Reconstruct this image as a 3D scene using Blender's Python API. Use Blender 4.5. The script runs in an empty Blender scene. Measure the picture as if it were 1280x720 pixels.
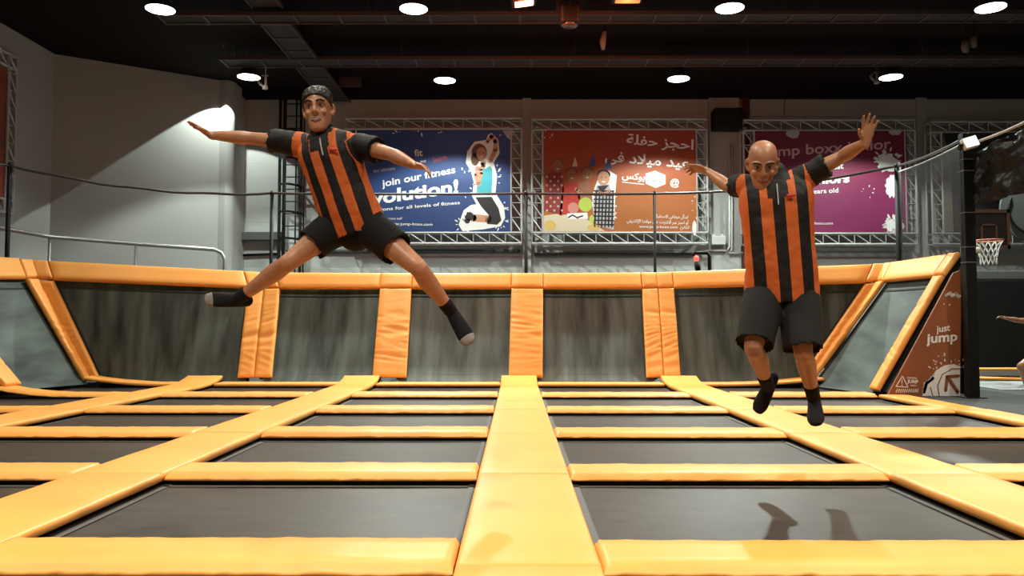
import bpy, bmesh, math, random
import numpy as np
from mathutils import Vector, Matrix, noise
random.seed(7)
SC = bpy.context.scene
COL = SC.collection
R = math.radians

# ------------------------------------------------------------------ camera
CAM_Z = 0.955
F = 1000.0
cam_d = bpy.data.cameras.new('camera')
cam = bpy.data.objects.new('camera', cam_d); COL.objects.link(cam)
cam_d.sensor_width = 36.0; cam_d.lens = F / 1280 * 36.0
cam_d.clip_start = 0.05; cam_d.clip_end = 200
PITCH = math.atan(45 / F); YAW = math.atan(5 / F)
cam.location = (0, 0, CAM_Z)
cam.rotation_euler = (math.pi / 2 + PITCH, 0, YAW)
SC.camera = cam
_M = cam.rotation_euler.to_matrix()

def at(px, py, Y):
    """world point seen at pixel (px, py) of the photograph at distance Y along the hall"""
    d = _M @ Vector(((px - 640) / F, -(py - 360) / F, -1.0))
    return Vector((0, 0, CAM_Z)) + d * (Y / d.y)

# ------------------------------------------------------------------ objects
def tag(o, label=None, cat=None, group=None, kind=None):
    if label: o['label'] = label
    if cat: o['category'] = cat
    if group: o['group'] = group
    if kind: o['kind'] = kind
    return o

def empty(name, loc=(0, 0, 0), label=None, cat=None, group=None):
    o = bpy.data.objects.new(name, None); COL.objects.link(o)
    o.location = loc; o.empty_display_size = .1
    return tag(o, label, cat, group)

def link(name, me, m=None, parent=None, smooth=False):
    o = bpy.data.objects.new(name, me); COL.objects.link(o)
    if m is not None:
        for mm in (m if isinstance(m, (list, tuple)) else [m]): me.materials.append(mm)
    if smooth:
        for p in me.polygons: p.use_smooth = True
    if parent is not None:
        o.parent = parent
        pl = parent.location
        if parent.parent: pl = pl + parent.parent.location
        for v in me.vertices: v.co -= pl          # vertices were given in world space
    return o

def at_base(o, base):
    """move the origin of a one-mesh thing to its base point"""
    b = Vector(base)
    for v in o.data.vertices: v.co -= b
    o.location = b
    return o

def mesh(name, verts, faces):
    me = bpy.data.meshes.new(name); me.from_pydata([tuple(v) for v in verts], [], faces); me.update()
    return me

class MB:
    """collects shapes and links them as one mesh object"""
    def __init__(s): s.v = []; s.f = []
    def add(s, vs, fs):
        n = len(s.v); s.v += [Vector(v) for v in vs]; s.f += [tuple(i + n for i in f) for f in fs]; return s
    def box(s, lo, hi, bev=0):
        bm = bmesh.new(); bmesh.ops.create_cube(bm, size=1)
        lo = Vector(lo); hi = Vector(hi)
        for v in bm.verts:
            v.co = Vector(((lo[i] + hi[i]) / 2 + v.co[i] * (hi[i] - lo[i]) for i in range(3)))
        if bev: bmesh.ops.bevel(bm, geom=bm.edges[:], offset=bev, segments=2, affect='EDGES', profile=.6)
        bm.verts.index_update()
        s.add([v.co.copy() for v in bm.verts], [[v.index for v in f.verts] for f in bm.faces]); bm.free(); return s
    def tube(s, pts, r, n=8, cap=True):
        pts = [Vector(p) for p in pts]; rs = r if isinstance(r, (list, tuple)) else [r] * len(pts)
        vs = []; fs = []; prev = None
        for i, p in enumerate(pts):
            t = (pts[min(i + 1, len(pts) - 1)] - pts[max(i - 1, 0)]).normalized()
            if prev is None:
                a = t.orthogonal().normalized()
            else:
                a = (prev - t * prev.dot(t)).normalized()
            prev = a; b = t.cross(a)
            for k in range(n):
                th = 2 * math.pi * k / n + math.pi / n
                vs.append(p + (a * math.cos(th) + b * math.sin(th)) * rs[i])
        for i in range(len(pts) - 1):
            for k in range(n):
                fs.append((i * n + k, i * n + (k + 1) % n, (i + 1) * n + (k + 1) % n, (i + 1) * n + k))
        if cap:
            fs.append(tuple(range(n))[::-1]); fs.append(tuple((len(pts) - 1) * n + k for k in range(n)))
        return s.add(vs, fs)
    def bar(s, a, b, w=.03, h=None):
        """square bar"""
        return s.tube([a, b], w / 2 * 1.414, 4)
    def lathe(s, prof, c, n=24, axis='Z'):
        c = Vector(c); vs = []; fs = []
        for (r, z) in prof:
            for k in range(n):
                th = 2 * math.pi * k / n
                p = Vector((r * math.cos(th), r * math.sin(th), z))
                if axis == 'Y': p = Vector((p.x, p.z, p.y))
                if axis == 'X': p = Vector((p.z, p.x, p.y))
                vs.append(c + p)
        m = len(prof)
        for i in range(m - 1):
            for k in range(n):
                fs.append((i * n + k, i * n + (k + 1) % n, (i + 1) * n + (k + 1) % n, (i + 1) * n + k))
        fs.append(tuple(range(n))[::-1]); fs.append(tuple((m - 1) * n + k for k in range(n)))
        return s.add(vs, fs)
    def build(s, name, m=None, parent=None, smooth=False):
        me = mesh(name, s.v, s.f)
        bm = bmesh.new(); bm.from_mesh(me); bmesh.ops.recalc_face_normals(bm, faces=bm.faces); bm.to_mesh(me); bm.free()
        return link(name, me, m, parent, smooth)

# ------------------------------------------------------------------ materials
MATS = {}
def mat(name, col, rough=.6, metal=0, spec=.5, bump=None, var=None, emit=None, sheen=0, sub=0, coat=0):
    if name in MATS: return MATS[name]
    m = bpy.data.materials.new(name); m.use_nodes = True
    nt = m.node_tree; b = nt.nodes['Principled BSDF']
    b.inputs['Base Color'].default_value = (*col, 1); b.inputs['Roughness'].default_value = rough
    b.inputs['Metallic'].default_value = metal; b.inputs['Specular IOR Level'].default_value = spec
    if sheen: b.inputs['Sheen Weight'].default_value = sheen
    if coat: b.inputs['Coat Weight'].default_value = coat; b.inputs['Coat Roughness'].default_value = .3
    if sub:
        b.inputs['Subsurface Weight'].default_value = sub; b.inputs['Subsurface Radius'].default_value = (.02, .008, .004)
    tc = nt.nodes.new('ShaderNodeTexCoord')
    if var:                                           # (scale, amount, stretch xyz)
        sc, amt = var[0], var[1]
        mp = nt.nodes.new('ShaderNodeMapping'); nt.links.new(tc.outputs['Object'], mp.inputs['Vector'])
        if len(var) > 2: mp.inputs['Scale'].default_value = var[2]
        nz = nt.nodes.new('ShaderNodeTexNoise'); nz.inputs['Scale'].default_value = sc; nz.inputs['Detail'].default_value = 5
        nt.links.new(mp.outputs['Vector'], nz.inputs['Vector'])
        rp = nt.nodes.new('ShaderNodeValToRGB')
        rp.color_ramp.elements[0].position = .3; rp.color_ramp.elements[1].position = .7
        rp.color_ramp.elements[0].color = (*[max(0, c * (1 - amt)) for c in col], 1)
        rp.color_ramp.elements[1].color = (*[min(1, c * (1 + amt)) for c in col], 1)
        nt.links.new(nz.outputs['Fac'], rp.inputs['Fac']); nt.links.new(rp.outputs['Color'], b.inputs['Base Color'])
    if bump:                                          # (scale, strength, distance, stretch xyz)
        mp = nt.nodes.new('ShaderNodeMapping'); nt.links.new(tc.outputs['Object'], mp.inputs['Vector'])
        if len(bump) > 3: mp.inputs['Scale'].default_value = bump[3]
        nz = nt.nodes.new('ShaderNodeTexNoise'); nz.inputs['Scale'].default_value = bump[0]; nz.inputs['Detail'].default_value = 4
        nt.links.new(mp.outputs['Vector'], nz.inputs['Vector'])
        bp = nt.nodes.new('ShaderNodeBump'); bp.inputs['Strength'].default_value = bump[1]; bp.inputs['Distance'].default_value = bump[2]
        nt.links.new(nz.outputs['Fac'], bp.inputs['Height']); nt.links.new(bp.outputs['Normal'], b.inputs['Normal'])
    if emit:
        b.inputs['Emission Color'].default_value = (*emit[0], 1); b.inputs['Emission Strength'].default_value = emit[1]
    MATS[name] = m
    return m

PAD = mat('yellow_vinyl', (.86, .37, .078), .45, spec=.4, var=(1.3, .06), bump=(9, .25, .01))
PAD_E = mat('orange_vinyl_edge', (.62, .19, .03), .5, spec=.35)
BED = mat('black_jump_fabric', (.032, .027, .021), .45, spec=.32, var=(3, .35, (1, 3, 1)), bump=(160, .15, .002))
WBED = mat('wall_jump_fabric', (.052, .070, .064), .55, spec=.4, var=(2.2, .75, (2.4, .4, .4)), bump=(60, .2, .003, (.2, 1, 1)))
WEB = mat('dark_webbing', (.075, .072, .068), .6)
WWEB = mat('wall_webbing', (.030, .036, .034), .8, spec=.15)
STEEL = mat('dark_steel', (.02, .02, .02), .45, metal=.6)
BLACK = mat('black_paint', (.003, .003, .003), .6, spec=.25)
WHITE = mat('white_plastic', (.75, .75, .72), .4)
GALV = mat('galvanised_steel', (.50, .49, .47), .45, metal=.25)
GREYBOX = mat('grey_enamel', (.55, .57, .54), .45)
WALLP = mat('painted_wall', (.37, .37, .345), .85, spec=.2, var=(.6, .05))
FLOORC = mat('grey_carpet', (.075, .08, .08), .95, spec=.1, var=(40, .2), bump=(200, .3, .004))
# ------------------------------------------------------------------ cushions
def samples(L, r, n):
    s = [0, .12 * r, .4 * r, r]
    k = [r + (L - 2 * r) * i / n for i in range(1, n)]
    return s + k + [L - r, L - .4 * r, L - .12 * r, L]

def cushion_mb(c, t, r=.03, h0=.4, nx=6, ny=6, wr=0.0, wdir=0, seed=0, mid=None, slope=False):
    """upholstered pad on the quad c = (P00, P10, P11, P01); rounded edges, thickness t along the quad's normal"""
    P00, P10, P11, P01 = [Vector(p) for p in c]
    W = ((P10 - P00).length + (P11 - P01).length) / 2; H = ((P01 - P00).length + (P11 - P10).length) / 2
    us = [x / W for x in samples(W, min(r, W * .3), nx)]; vs_ = [y / H for y in samples(H, min(r, H * .3), ny)]
    mb = MB(); vs = []; nu = len(us)
    nrm = (P10 - P00).cross(P01 - P00).normalized()
    def prof(u, v):
        d = min(u * W / (r * .35 if slope else r), (1 - u) * W / (r * .35 if slope else r), v * H / r, (1 - v) * H / r)
        d = min(1, max(0, d))
        if slope: return h0 + (1 - h0) * (d if d < .8 else .8 + .2 * math.sin((d - .8) / .2 * 1.5708))
        return h0 + (1 - h0) * math.sqrt(1 - (1 - d) ** 2)
    for layer in (0, 1):
        for v in vs_:
            for u in us:
                a = P00.lerp(P10, u); b = P01.lerp(P11, u); p = a.lerp(b, v)
                if mid is not None: p = p + mid(u, v)
                if layer:
                    hgt = t * prof(u, v)
                    if wr:
                        if wdir == 2:
                            q = Vector((u * W * 2.2 + seed, v * H * 11 + u * 1.3 * math.sin(v * 5 + seed), seed * 1.7))
                            hgt += wr * (.9 - 2.2 * abs(noise.noise(q))) * (.25 + .75 * math.sin(math.pi * min(1, v * 1.15)) ** 2); p = p + nrm * hgt; vs.append(p); continue
                        q = Vector((u * W * (9 if wdir == 0 else 1.6) + seed, v * H * (1.6 if wdir == 0 else 9), seed * 1.7))
                        edge = 1
                        if slope:
                            dd_ = min(1, min(v, 1 - v) * H / r); hgt += wr * 2.4 * noise.noise(Vector((u * W * 13 + seed + v * H * 14, v * H * 5, seed))) * (1 - dd_ * .85)
                        hgt += wr * (noise.noise(q) + .6 * noise.noise(q * 2.1)) * edge
                    p = p + nrm * hgt
                vs.append(p)
    N = nu * len(vs_); fs = []
    for j in range(len(vs_) - 1):
        for i in range(nu - 1):
            a = j * nu + i
            fs.append((N + a, N + a + 1, N + a + nu + 1, N + a + nu))
            fs.append((a, a + nu, a + nu + 1, a + 1))
    rim = [i for i in range(nu)] + [j * nu + nu - 1 for j in range(1, len(vs_))] + \
          [(len(vs_) - 1) * nu + i for i in range(nu - 2, -1, -1)] + [j * nu for j in range(len(vs_) - 2, 0, -1)]
    for k in range(len(rim)):
        a, b = rim[k], rim[(k + 1) % len(rim)]
        fs.append((a, b, N + b, N + a))
    return mb.add(vs, fs)

def cushion(name, c, t, m=PAD, parent=None, **kw):
    return cushion_mb(c, t, **kw).build(name, m, parent, smooth=True)

# ------------------------------------------------------------------ the floor of trampolines
ZT, ZB, ZM = .030, -.020, -.048               # pad top, pad underside, jumping surface
COLX = [(-7.80, -7.25), (-5.295, -4.725), (-2.765, -2.195), (-.237, .333), (2.32, 2.90), (4.79, 5.15)]
Y0, DY, PD = 3.135, 1.88, .40
def rowY(r): return Y0 + DY * (r - 1)          # front edge of the cross pad before bed row r
NAISLE = ['far left aisle', 'second aisle left of centre', 'first aisle left of centre', 'centre aisle', 'first aisle right of centre', 'edge strip by grey carpet']
NCELL = ['third column left of centre', 'second column left of centre', 'first column left of centre', 'first column right of centre', 'second column right of centre']
NROW = ['row at picture bottom', 'nearest whole row', 'second whole row', 'third whole row', 'fourth whole row', 'row by sloping wall']

def in_frame(p):
    d = _M.transposed() @ (Vector(p) - Vector((0, 0, CAM_Z)))
    if d.z >= -.1: return False
    x = 640 + F * d.x / -d.z; y = 360 - F * d.y / -d.z
    return -12 < x < 1292 and y < 730
def quad_in_frame(x0, x1, y0, y1):
    n = 12
    return any(in_frame((x0 + (x1 - x0) * i / n, y0 + (y1 - y0) * j / n, ZT)) for i in range(n + 1) for j in range(n + 1))

GP = 'yellow floor pads between the trampolines'; GB = 'black floor trampoline beds'; GX = 'yellow cross pads between bed rows'
frame = MB()
for r in range(0, 6):
    y0, y1 = rowY(r), rowY(r + 1)
    if r == 0: y0 = max(y0, 1.0)
    for k, (x0, x1) in enumerate(COLX):
        if k == 5 and r == 5: continue
        ys, ye = (y0, y1) if r < 5 else (y0, 12.92)
        if k == 0 and r >= 3: continue
        if not quad_in_frame(x0, x1, ys, ye): continue
        o = cushion('aisle_pad', [(x0, ys + .004, ZB), (x1, ys + .004, ZB), (x1, ye - .004, ZB), (x0, ye - .004, ZB)], ZT - ZB + .003 * ((r + k) % 3 - 1),
                    nx=6, ny=14, r=.022, wr=.003, wdir=1, seed=r * 7 + k * 3.1, h0=.55, mid=(lambda u, v: Vector((0, 0, .105 * max(0, v * 1.35 - .35) ** 5))) if r == 5 else None)
        at_base(o, ((x0 + x1) / 2, (ys + ye) / 2, ZB))
        tag(o, 'flat yellow pad, %s, %s' % (NAISLE[k], NROW[r]), 'pad', GP)
        frame.box((x0 + .12, ys, ZB - .06), (x0 + .18, ye, ZB)); frame.box((x1 - .18, ys, ZB - .06), (x1 - .12, ye, ZB))
    for k in range(5):
        x0, x1 = COLX[k][1], COLX[k + 1][0]
        if k == 0: x0 = -7.0
        if k == 4 and r == 0: pass
        # cross pad in front of this bed
        yp = rowY(r)
        if r > 0 and quad_in_frame(x0, x1, yp, yp + PD):
            o = cushion('cross_pad', [(x0 + .006, yp, ZB), (x1 - .006, yp, ZB), (x1 - .006, yp + PD, ZB), (x0 + .006, yp + PD, ZB)],
                        ZT - ZB + .004 * ((r * 3 + k) % 3 - 1), nx=40, ny=4, r=.042, slope=True, wr=.004, wdir=0, seed=r * 11.3 + k * 5.7, h0=.25, mid=(lambda u, v: Vector((0, 0, .11 * max(0, 1 - u * 1.6) ** 2))) if (k == 0 and r >= 4) else None)
            at_base(o, ((x0 + x1) / 2, yp + PD / 2, ZB))
            tag(o, 'yellow cross pad before black bed, %s, %s' % (NCELL[k], NROW[r]), 'pad', GX)
            frame.box((x0, yp + .08, ZB - .06), (x1, yp + .14, ZB)); frame.box((x0, yp + PD - .14, ZB - .06), (x1, yp + PD - .08, ZB))
        # bed
        ya, yb = max(.9, yp + PD), rowY(r + 1)
        if not quad_in_frame(x0, x1, ya, yb): continue
        root = empty('floor_trampoline', ((x0 + x1) / 2, (ya + yb) / 2, ZM - .01),
                     'black floor trampoline bed, %s, %s' % (NCELL[k], NROW[r]), 'trampoline', GB)
        e = .10
        X0, X1, YA, YB = x0 - .06, x1 + .06, ya - .06, yb + .06
        n = 10; vs = []; fs = []
        for j in range(n + 1):
            for i in range(n + 1):
                u, v = i / n, j / n
                sag = -.012 * (16 * u * (1 - u) * v * (1 - v))
                vs.append((X0 + (X1 - X0) * u, YA + (YB - YA) * v, ZM + sag))
        for j in range(n):
            for i in range(n):
                a = j * (n + 1) + i; fs.append((a, a + 1, a + n + 2, a + n + 1))
        me = mesh('jump_mat', vs, fs); link('jump_mat', me, BED, root, True)
        mb = MB()
        for (a, b, c_, d) in ((x0 + .02, x0 + .055, YA, YB), (x1 - .055, x1 - .02, YA, YB)):
            mb.box((a, c_, ZM), (b, d, ZM + .004))
        for (c_, d) in ((ya + .02, ya + .055), (yb - .055, yb - .02)):
            mb.box((x0 + .02, c_, ZM), (x1 - .02, d, ZM + .004))
        mb.build('edge_webbing', WEB, root)
# right hand edge strip behind row 5 is where the sloping wing stands
for x in (-5.15, -2.62, -.09, 2.47, 4.94):
    for y in (1.4, 3.3, 5.2, 7.1, 9.0, 10.8, 12.6): frame.box((x - .04, y - .04, -1.0), (x + .04, y + .04, ZB - .02))
o = frame.build('trampoline_frame', STEEL); at_base(o, (0, 7, -1.0)); tag(o, 'black steel frame under the yellow pads and black beds', 'frame')

# ------------------------------------------------------------------ the sloping trampoline wall
B = [at(-70, 488, 9.6), at(13, 484, 10.95), at(112, 476, 12.9), at(319, 472.5, 12.97), at(487, 472.5, 12.97), at(657, 472.5, 12.97), at(829, 472.5, 12.97), at(1010, 478, 12.9), at(1095, 488.5, 10.9)]
T = [at(-250, 345, 8.6), at(-110, 349, 10.4), at(45, 350, 12.7), at(331, 362, 13.6), at(495, 362, 13.6), at(659, 362, 13.6), at(822, 362, 13.6), at(1099, 354, 12.8), at(1176, 347, 11.0)]
T2 = [at(-290, 312, 8.6), at(-150, 318, 10.5), at(38, 327, 12.85), at(325, 342, 13.72), at(497, 343, 13.72), at(659, 343, 13.72), at(820, 342, 13.72), at(1109, 331, 12.92), at(1196, 319, 11.05)]
HW_B = [.2, .18, .19, .275, .275, .275, .275, .16, .1]
HW_T = [.25, .25, .26, .27, .27, .27, .27, .22, .11]
def along(P, i, s):
    """point beside node i, distance s toward the next (+) or previous (-) node"""
    j = i + 1 if s > 0 else i - 1
    j = max(0, min(len(P) - 1, j))
    if j == i:
        q = P[i] + (P[i] - P[i - 1 if i else 1])
    else: q = P[j]
    return P[i] + (q - P[i]).normalized() * abs(s)
PANELS = [('wide black sloping trampoline bed at the far left wing', 'left wing next to the picture edge'),]
names_p = ['', 'black sloping trampoline bed on the left wing at the picture edge', 'black corner trampoline bed sloping up below the lit beige wall',
           'black sloping trampoline bed below the caged ladder, first of the straight back run', 'black sloping trampoline bed below the blue banner',
           'black sloping trampoline bed below the orange banner', 'black corner trampoline bed sloping up behind the bald jumper',
           'black sloping trampoline bed on the wing beside the just jump panel']
fold = {2, 3, 6, 7}
tn = .07
for i in range(1, 8):                                   # bed panel between node i and i+1
    b0 = along(B, i, HW_B[i] * .5); b1 = along(B, i + 1, -HW_B[i + 1] * .5); t0 = along(T, i, HW_T[i] * .5); t1 = along(T, i + 1, -HW_T[i + 1] * .5)
    nrm = (b1 - b0).cross(t0 - b0).normalized()         # faces the hall
    up0 = (t0 - b0).normalized(); up1 = (t1 - b1).normalized()
    m0, m1 = b0 - up0 * .06, b1 - up1 * .06
    cen = (b0 + b1) / 2
    root = empty('sloping_trampoline', cen, names_p[i], 'trampoline', 'sloping wall trampoline beds')
    n = 12; vs = []; fs = []
    for j in range(n + 1):
        for k in range(n + 1):
            u, v = k / n, j / n
            a = m0.lerp(m1, u); bq = (t0 + up0 * .12).lerp(t1 + up1 * .12, u); p = a.lerp(bq, v)
            p = p - nrm * (.05 + .02 * 16 * u * (1 - u) * v * (1 - v)) + nrm * .06 * max(0, 1 - v * 9) ** 2
            vs.append(p)
    for j in range(n):
        for k in range(n):
            a = j * (n + 1) + k; fs.append((a, a + 1, a + n + 2, a + n + 1))
    link('jump_mat', mesh('jump_mat', vs, fs), WBED, root, True)
    mb = MB()                                            # stitched border band
    def pt(u, v, off):
        a = b0.lerp(b1, u); bq = t0.lerp(t1, u); return a.lerp(bq, v) - nrm * off
    for (u0, u1, v0, v1) in ((.035, .965, .035, .05), (.03, .045, .04, .93), (.955, .97, .04, .93), (.035, .965, .925, .94)):
        q = [pt(u0, v0, .047), pt(u1, v0, .047), pt(u1, v1, .047), pt(u0, v1, .047)]
        q2 = [p - nrm * .01 for p in q]
        mb.add(q + q2, [(0, 1, 2, 3), (7, 6, 5, 4), (0, 4, 5, 1), (1, 5, 6, 2), (2, 6, 7, 3), (3, 7, 4, 0)])
    mb.build('edge_webbing', WWEB, root)
    ap = [b0 - nrm * .12, b1 - nrm * .12]
    q = [Vector((ap[0].x, ap[0].y, -.9)), Vector((ap[1].x, ap[1].y, -.9)), ap[1], ap[0]]; q2 = [p - nrm * .02 for p in q]
    MB().add(q + q2, [(0, 1, 2, 3), (7, 6, 5, 4), (0, 4, 5, 1), (1, 5, 6, 2), (2, 6, 7, 3), (3, 7, 4, 0)]).build('foot_apron', BLACK, root)
    # rail pad along the top between node i and i+1
    r0 = along(T, i, HW_T[i]); r1 = along(T, i + 1, -HW_T[i + 1]); s0 = along(T2, i, HW_T[i]); s1 = along(T2, i + 1, -HW_T[i + 1])
    o = cushion('top_rail_pad', [r0, r1, s1, s0], .075, r=.035, nx=24, ny=4, wr=.003, seed=i * 3.3)
    at_base(o, (r0 + r1) / 2)
    tag(o, ['', 'orange rail pad along the wing top at the far left picture edge', 'dark orange rail pad topping the corner bed below the lit beige wall',
            'pale yellow rail pad above the sloping bed below the caged ladder', 'pale yellow rail pad above the bed below the blue banner',
            'yellow rail pad above the bed below the orange banner', 'dark orange rail pad topping the corner bed behind the bald jumper',
            'orange rail pad rising along the wing beside the just jump panel'][i], 'pad', 'rail pads along the top of the sloping wall')
where_s = ['', 'at the far left picture edge', 'left of the wide corner bed below the beige wall', 'between the wide left corner bed and the straight run',
           'left of the bed below the blue banner', 'between the beds below the blue and orange banners', 'between the bed below the orange banner and the right corner bed',
           'at the right corner behind the bald jumper', 'on the free wing end beside the just jump panel']
for i in range(1, 9):                                   # upright strips and the short rail caps above them
    bl = along(B, i, -HW_B[i]); br = along(B, i, HW_B[i]); tl = along(T, i, -HW_T[i]); tr = along(T, i, HW_T[i]); ul = along(T2, i, -HW_T[i]); ur = along(T2, i, HW_T[i])
    root = empty('upright_pad', B[i], 'yellow padded upright strip %s' % where_s[i], 'pad', 'upright strips of the sloping wall')
    WING_ROOT = root
    kw = dict(r=.03, nx=6, ny=70, wr=.013, wdir=2, seed=i * 4.7)
    if i in fold:
        cushion('pad_half', [bl, B[i], T[i], tl], .07, PAD, root, **kw)
        cushion('pad_half', [B[i], br, tr, T[i]], .07, PAD, root, **kw)
        cushion('rail_cap', [tl + (ul - tl) * .03, T[i] + (T2[i] - T[i]) * .03, T2[i], ul], .078, PAD, root, r=.03, nx=4, ny=4, wr=.003, seed=i)
        cushion('rail_cap', [T[i] + (T2[i] - T[i]) * .03, tr + (ur - tr) * .03, ur, T2[i]], .078, PAD, root, r=.03, nx=4, ny=4, wr=.003, seed=i + 2)
    else:
        cushion('strip_pad', [bl, br, tr, tl], .07, PAD, root, **kw)
        cushion('rail_cap', [tl + (ul - tl) * .03, tr + (ur - tr) * .03, ur, ul], .078, PAD, root, r=.03, nx=4, ny=4, wr=.003, seed=i)
    # steel post of the wall frame behind the strip, down to the pit
    mb = MB(); nb = (br - bl).cross(T[i] - B[i]).normalized()
    q = B[i].lerp(T[i], .18) - nb * .12; p2 = T2[i] - nb * .09
    mb.tube([q, p2], .05, 6); mb.tube([p2, Vector((p2.x * 1.0, p2.y + .1, 0))], .04, 6)
    mb.build('frame_post', STEEL, root)
# base pad running along the foot of the straight wall: the last cross pads
for k, (xa, xb) in enumerate([(-6.75, COLX[1][0]), (COLX[1][1], COLX[2][0]), (COLX[2][1], COLX[3][0]), (COLX[3][1], COLX[4][0]), (COLX[4][1], 4.78)]):
    ya, yb = rowY(6), 12.92
    bend = None
    if k == 0: bend = lambda u, v: Vector((0, -.05 * (1 - u) ** 3, .11 * max(0, 1 - u * 1.15) ** 2))
    if k == 4: bend = lambda u, v: Vector((0, -.05 * u ** 3, .10 * max(0, u * 1.15 - .15) ** 2))
    o = cushion('foot_pad', [(xa, ya, ZB), (xb, ya, ZB), (xb, yb, ZB), (xa, yb, ZB)], .05, r=.03, nx=28, ny=4, wr=.003, seed=k, mid=bend)
    at_base(o, ((xa + xb) / 2, (ya + yb) / 2, ZB))
    tag(o, 'low yellow pad along the foot of the sloping wall, %s' % NCELL[k], 'pad', 'yellow pads along the foot of the sloping wall')
# end frame of the right wing: dark steel side with brackets
mb = MB()
e0, e1 = along(B, 8, HW_B[8] + .02), along(T2, 8, HW_T[8] + .02)
dv = Vector((.10, .10, -.03))
mb.tube([e0 + dv, e1 + dv], .10, 4)
for s in (.15, .4, .62, .85):
    p = e0.lerp(e1, s) + dv; mb.box(p + Vector((.03, -.06, -.05)), p + Vector((.17, .06, .03)), .01)
mb.tube([e1 + dv, Vector((e1.x + .1, e1.y + .15, .0))], .04, 6)
mb.build('end_frame', STEEL, WING_ROOT)['label'] = 'black steel end frame with brackets'
# ------------------------------------------------------------------ shell
HC = 7.5                                          # ceiling height
BW = 22.3                                         # back wall
def structure(name, mb, m): return tag(mb.build(name, m), kind='structure')
fl = MB()
PX0, PX1, PY0, PY1 = -8.6, 5.12, -1.5, 13.15
fl.box((-12, -6, -.15), (PX0, 22.4, 0)); fl.box((PX1, -6, -.15), (17, 22.4, 0)); fl.box((PX0, PY1, -.15), (PX1, 22.4, 0)); fl.box((PX0, -6, -.15), (PX1, PY0, 0))
structure('floor', fl, FLOORC)
pf = MB(); pf.box((PX0 - .1, PY0 - .1, -1.1), (PX1 + .1, PY1 + .1, -1.0))
for a, b in (((PX0 - .1, PY0, -1), (PX0, PY1, -.15)), ((PX1, PY0, -1), (PX1 + .1, PY1, -.15)), ((PX0, PY1, -1), (PX1, PY1 + .1, -.15)), ((PX0, PY0 - .1, -1), (PX1, PY0, -.15))): pf.box(a, b)
structure('floor_pit', pf, BLACK)
CEIL = mat('black_ceiling', (.012, .007, .006), .9, spec=.1)
ce = MB(); ce.box((-12.5, -6, HC), (17, 22.8, HC + .2)); structure('ceiling', ce, CEIL)
bw = MB(); bw.box((-12.5, BW, -.1), (17, BW + .2, HC))
BRICK = bpy.data.materials.new('painted_block_wall'); BRICK.use_nodes = True
nt = BRICK.node_tree; b = nt.nodes['Principled BSDF']; b.inputs['Roughness'].default_value = .85; b.inputs['Specular IOR Level'].default_value = .2
b.inputs['Base Color'].default_value = (.37, .375, .35, 1)
tc = nt.nodes.new('ShaderNodeTexCoord'); mp = nt.nodes.new('ShaderNodeMapping'); mp.inputs['Rotation'].default_value = (R(90), 0, 0)
br = nt.nodes.new('ShaderNodeTexBrick'); br.inputs['Scale'].default_value = 1.0; br.inputs['Brick Width'].default_value = .9; br.inputs['Row Height'].default_value = .42
br.inputs['Mortar Size'].default_value = .012; br.inputs['Color1'].default_value = (1, 1, 1, 1); br.inputs['Color2'].default_value = (.97, .97, .97, 1); br.inputs['Mortar'].default_value = (0, 0, 0, 1)
bp = nt.nodes.new('ShaderNodeBump'); bp.inputs['Strength'].default_value = .35; bp.inputs['Distance'].default_value = .02
nt.links.new(tc.outputs['Object'], mp.inputs['Vector']); nt.links.new(mp.outputs['Vector'], br.inputs['Vector']); nt.links.new(br.outputs['Color'], bp.inputs['Height']); nt.links.new(bp.outputs['Normal'], b.inputs['Normal'])
structure('wall_back', bw, BRICK)
# soffit beam along the top of the back wall
sb = MB(); sb.box((-12.4, BW - .35, 7.28), (16.9, BW, HC)); structure('ceiling_beam', sb, CEIL)
# left walls: side wall, oblique wall with a rounded end, return to the back wall
lw = MB(); lw.box((-11.4, -6, -.1), (-11.2, 19.1, HC)); structure('wall_left', lw, WALLP)
pl = [Vector((-11.25, 19.05)), Vector((-7.95, 21.2))]
for k in range(9):
    a = R(-57 + k * (57 + 0) / 8.0); pl.append(Vector((-7.93 + .33 * math.cos(a) - .02, 21.45 + .33 * math.sin(a))))
pl.append(Vector((-7.62, BW + .05)))
n = len(pl); back = [Vector((-7.9, BW + .05)), Vector((-11.25, BW + .05))]
poly = pl + back
vs = [Vector((p.x, p.y, -.1)) for p in poly] + [Vector((p.x, p.y, HC)) for p in poly]
N = len(poly)
ow = MB().add(vs, [tuple(range(N))[::-1], tuple(range(N, 2 * N))] + [(i, (i + 1) % N, N + (i + 1) % N, N + i) for i in range(N)])
structure('wall_oblique', ow, WALLP)
rw = MB(); rw.box((16.6, -6, -.1), (16.9, 22.4, HC)); structure('wall_right', rw, WALLP)
fw = MB(); fw.box((-12.5, -6.2, -.1), (17, -6, HC)); structure('wall_front', fw, WALLP)
# pilasters of the back wall
for i, (xa, xb) in enumerate(((653, 664), (888, 926), (1149, 1162))):
    p = MB(); a = at(xa, 300, BW - .12); c = at(xb, 300, BW - .12); p.box((a.x, BW - .14, 0), (c.x, BW, 7.28)); structure('wall_pilaster', p, WALLP)
# upper band of the back wall with its joints
ub = MB()
for (xa, xb) in ((928, 980), (981, 1279)):
    a = at(xa, 125, BW - .05); c = at(xb, 145, BW - .05); ub.box((a.x, BW - .06, c.z), (c.x, BW, a.z))
structure('trim_upper', ub, WALLP)

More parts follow.
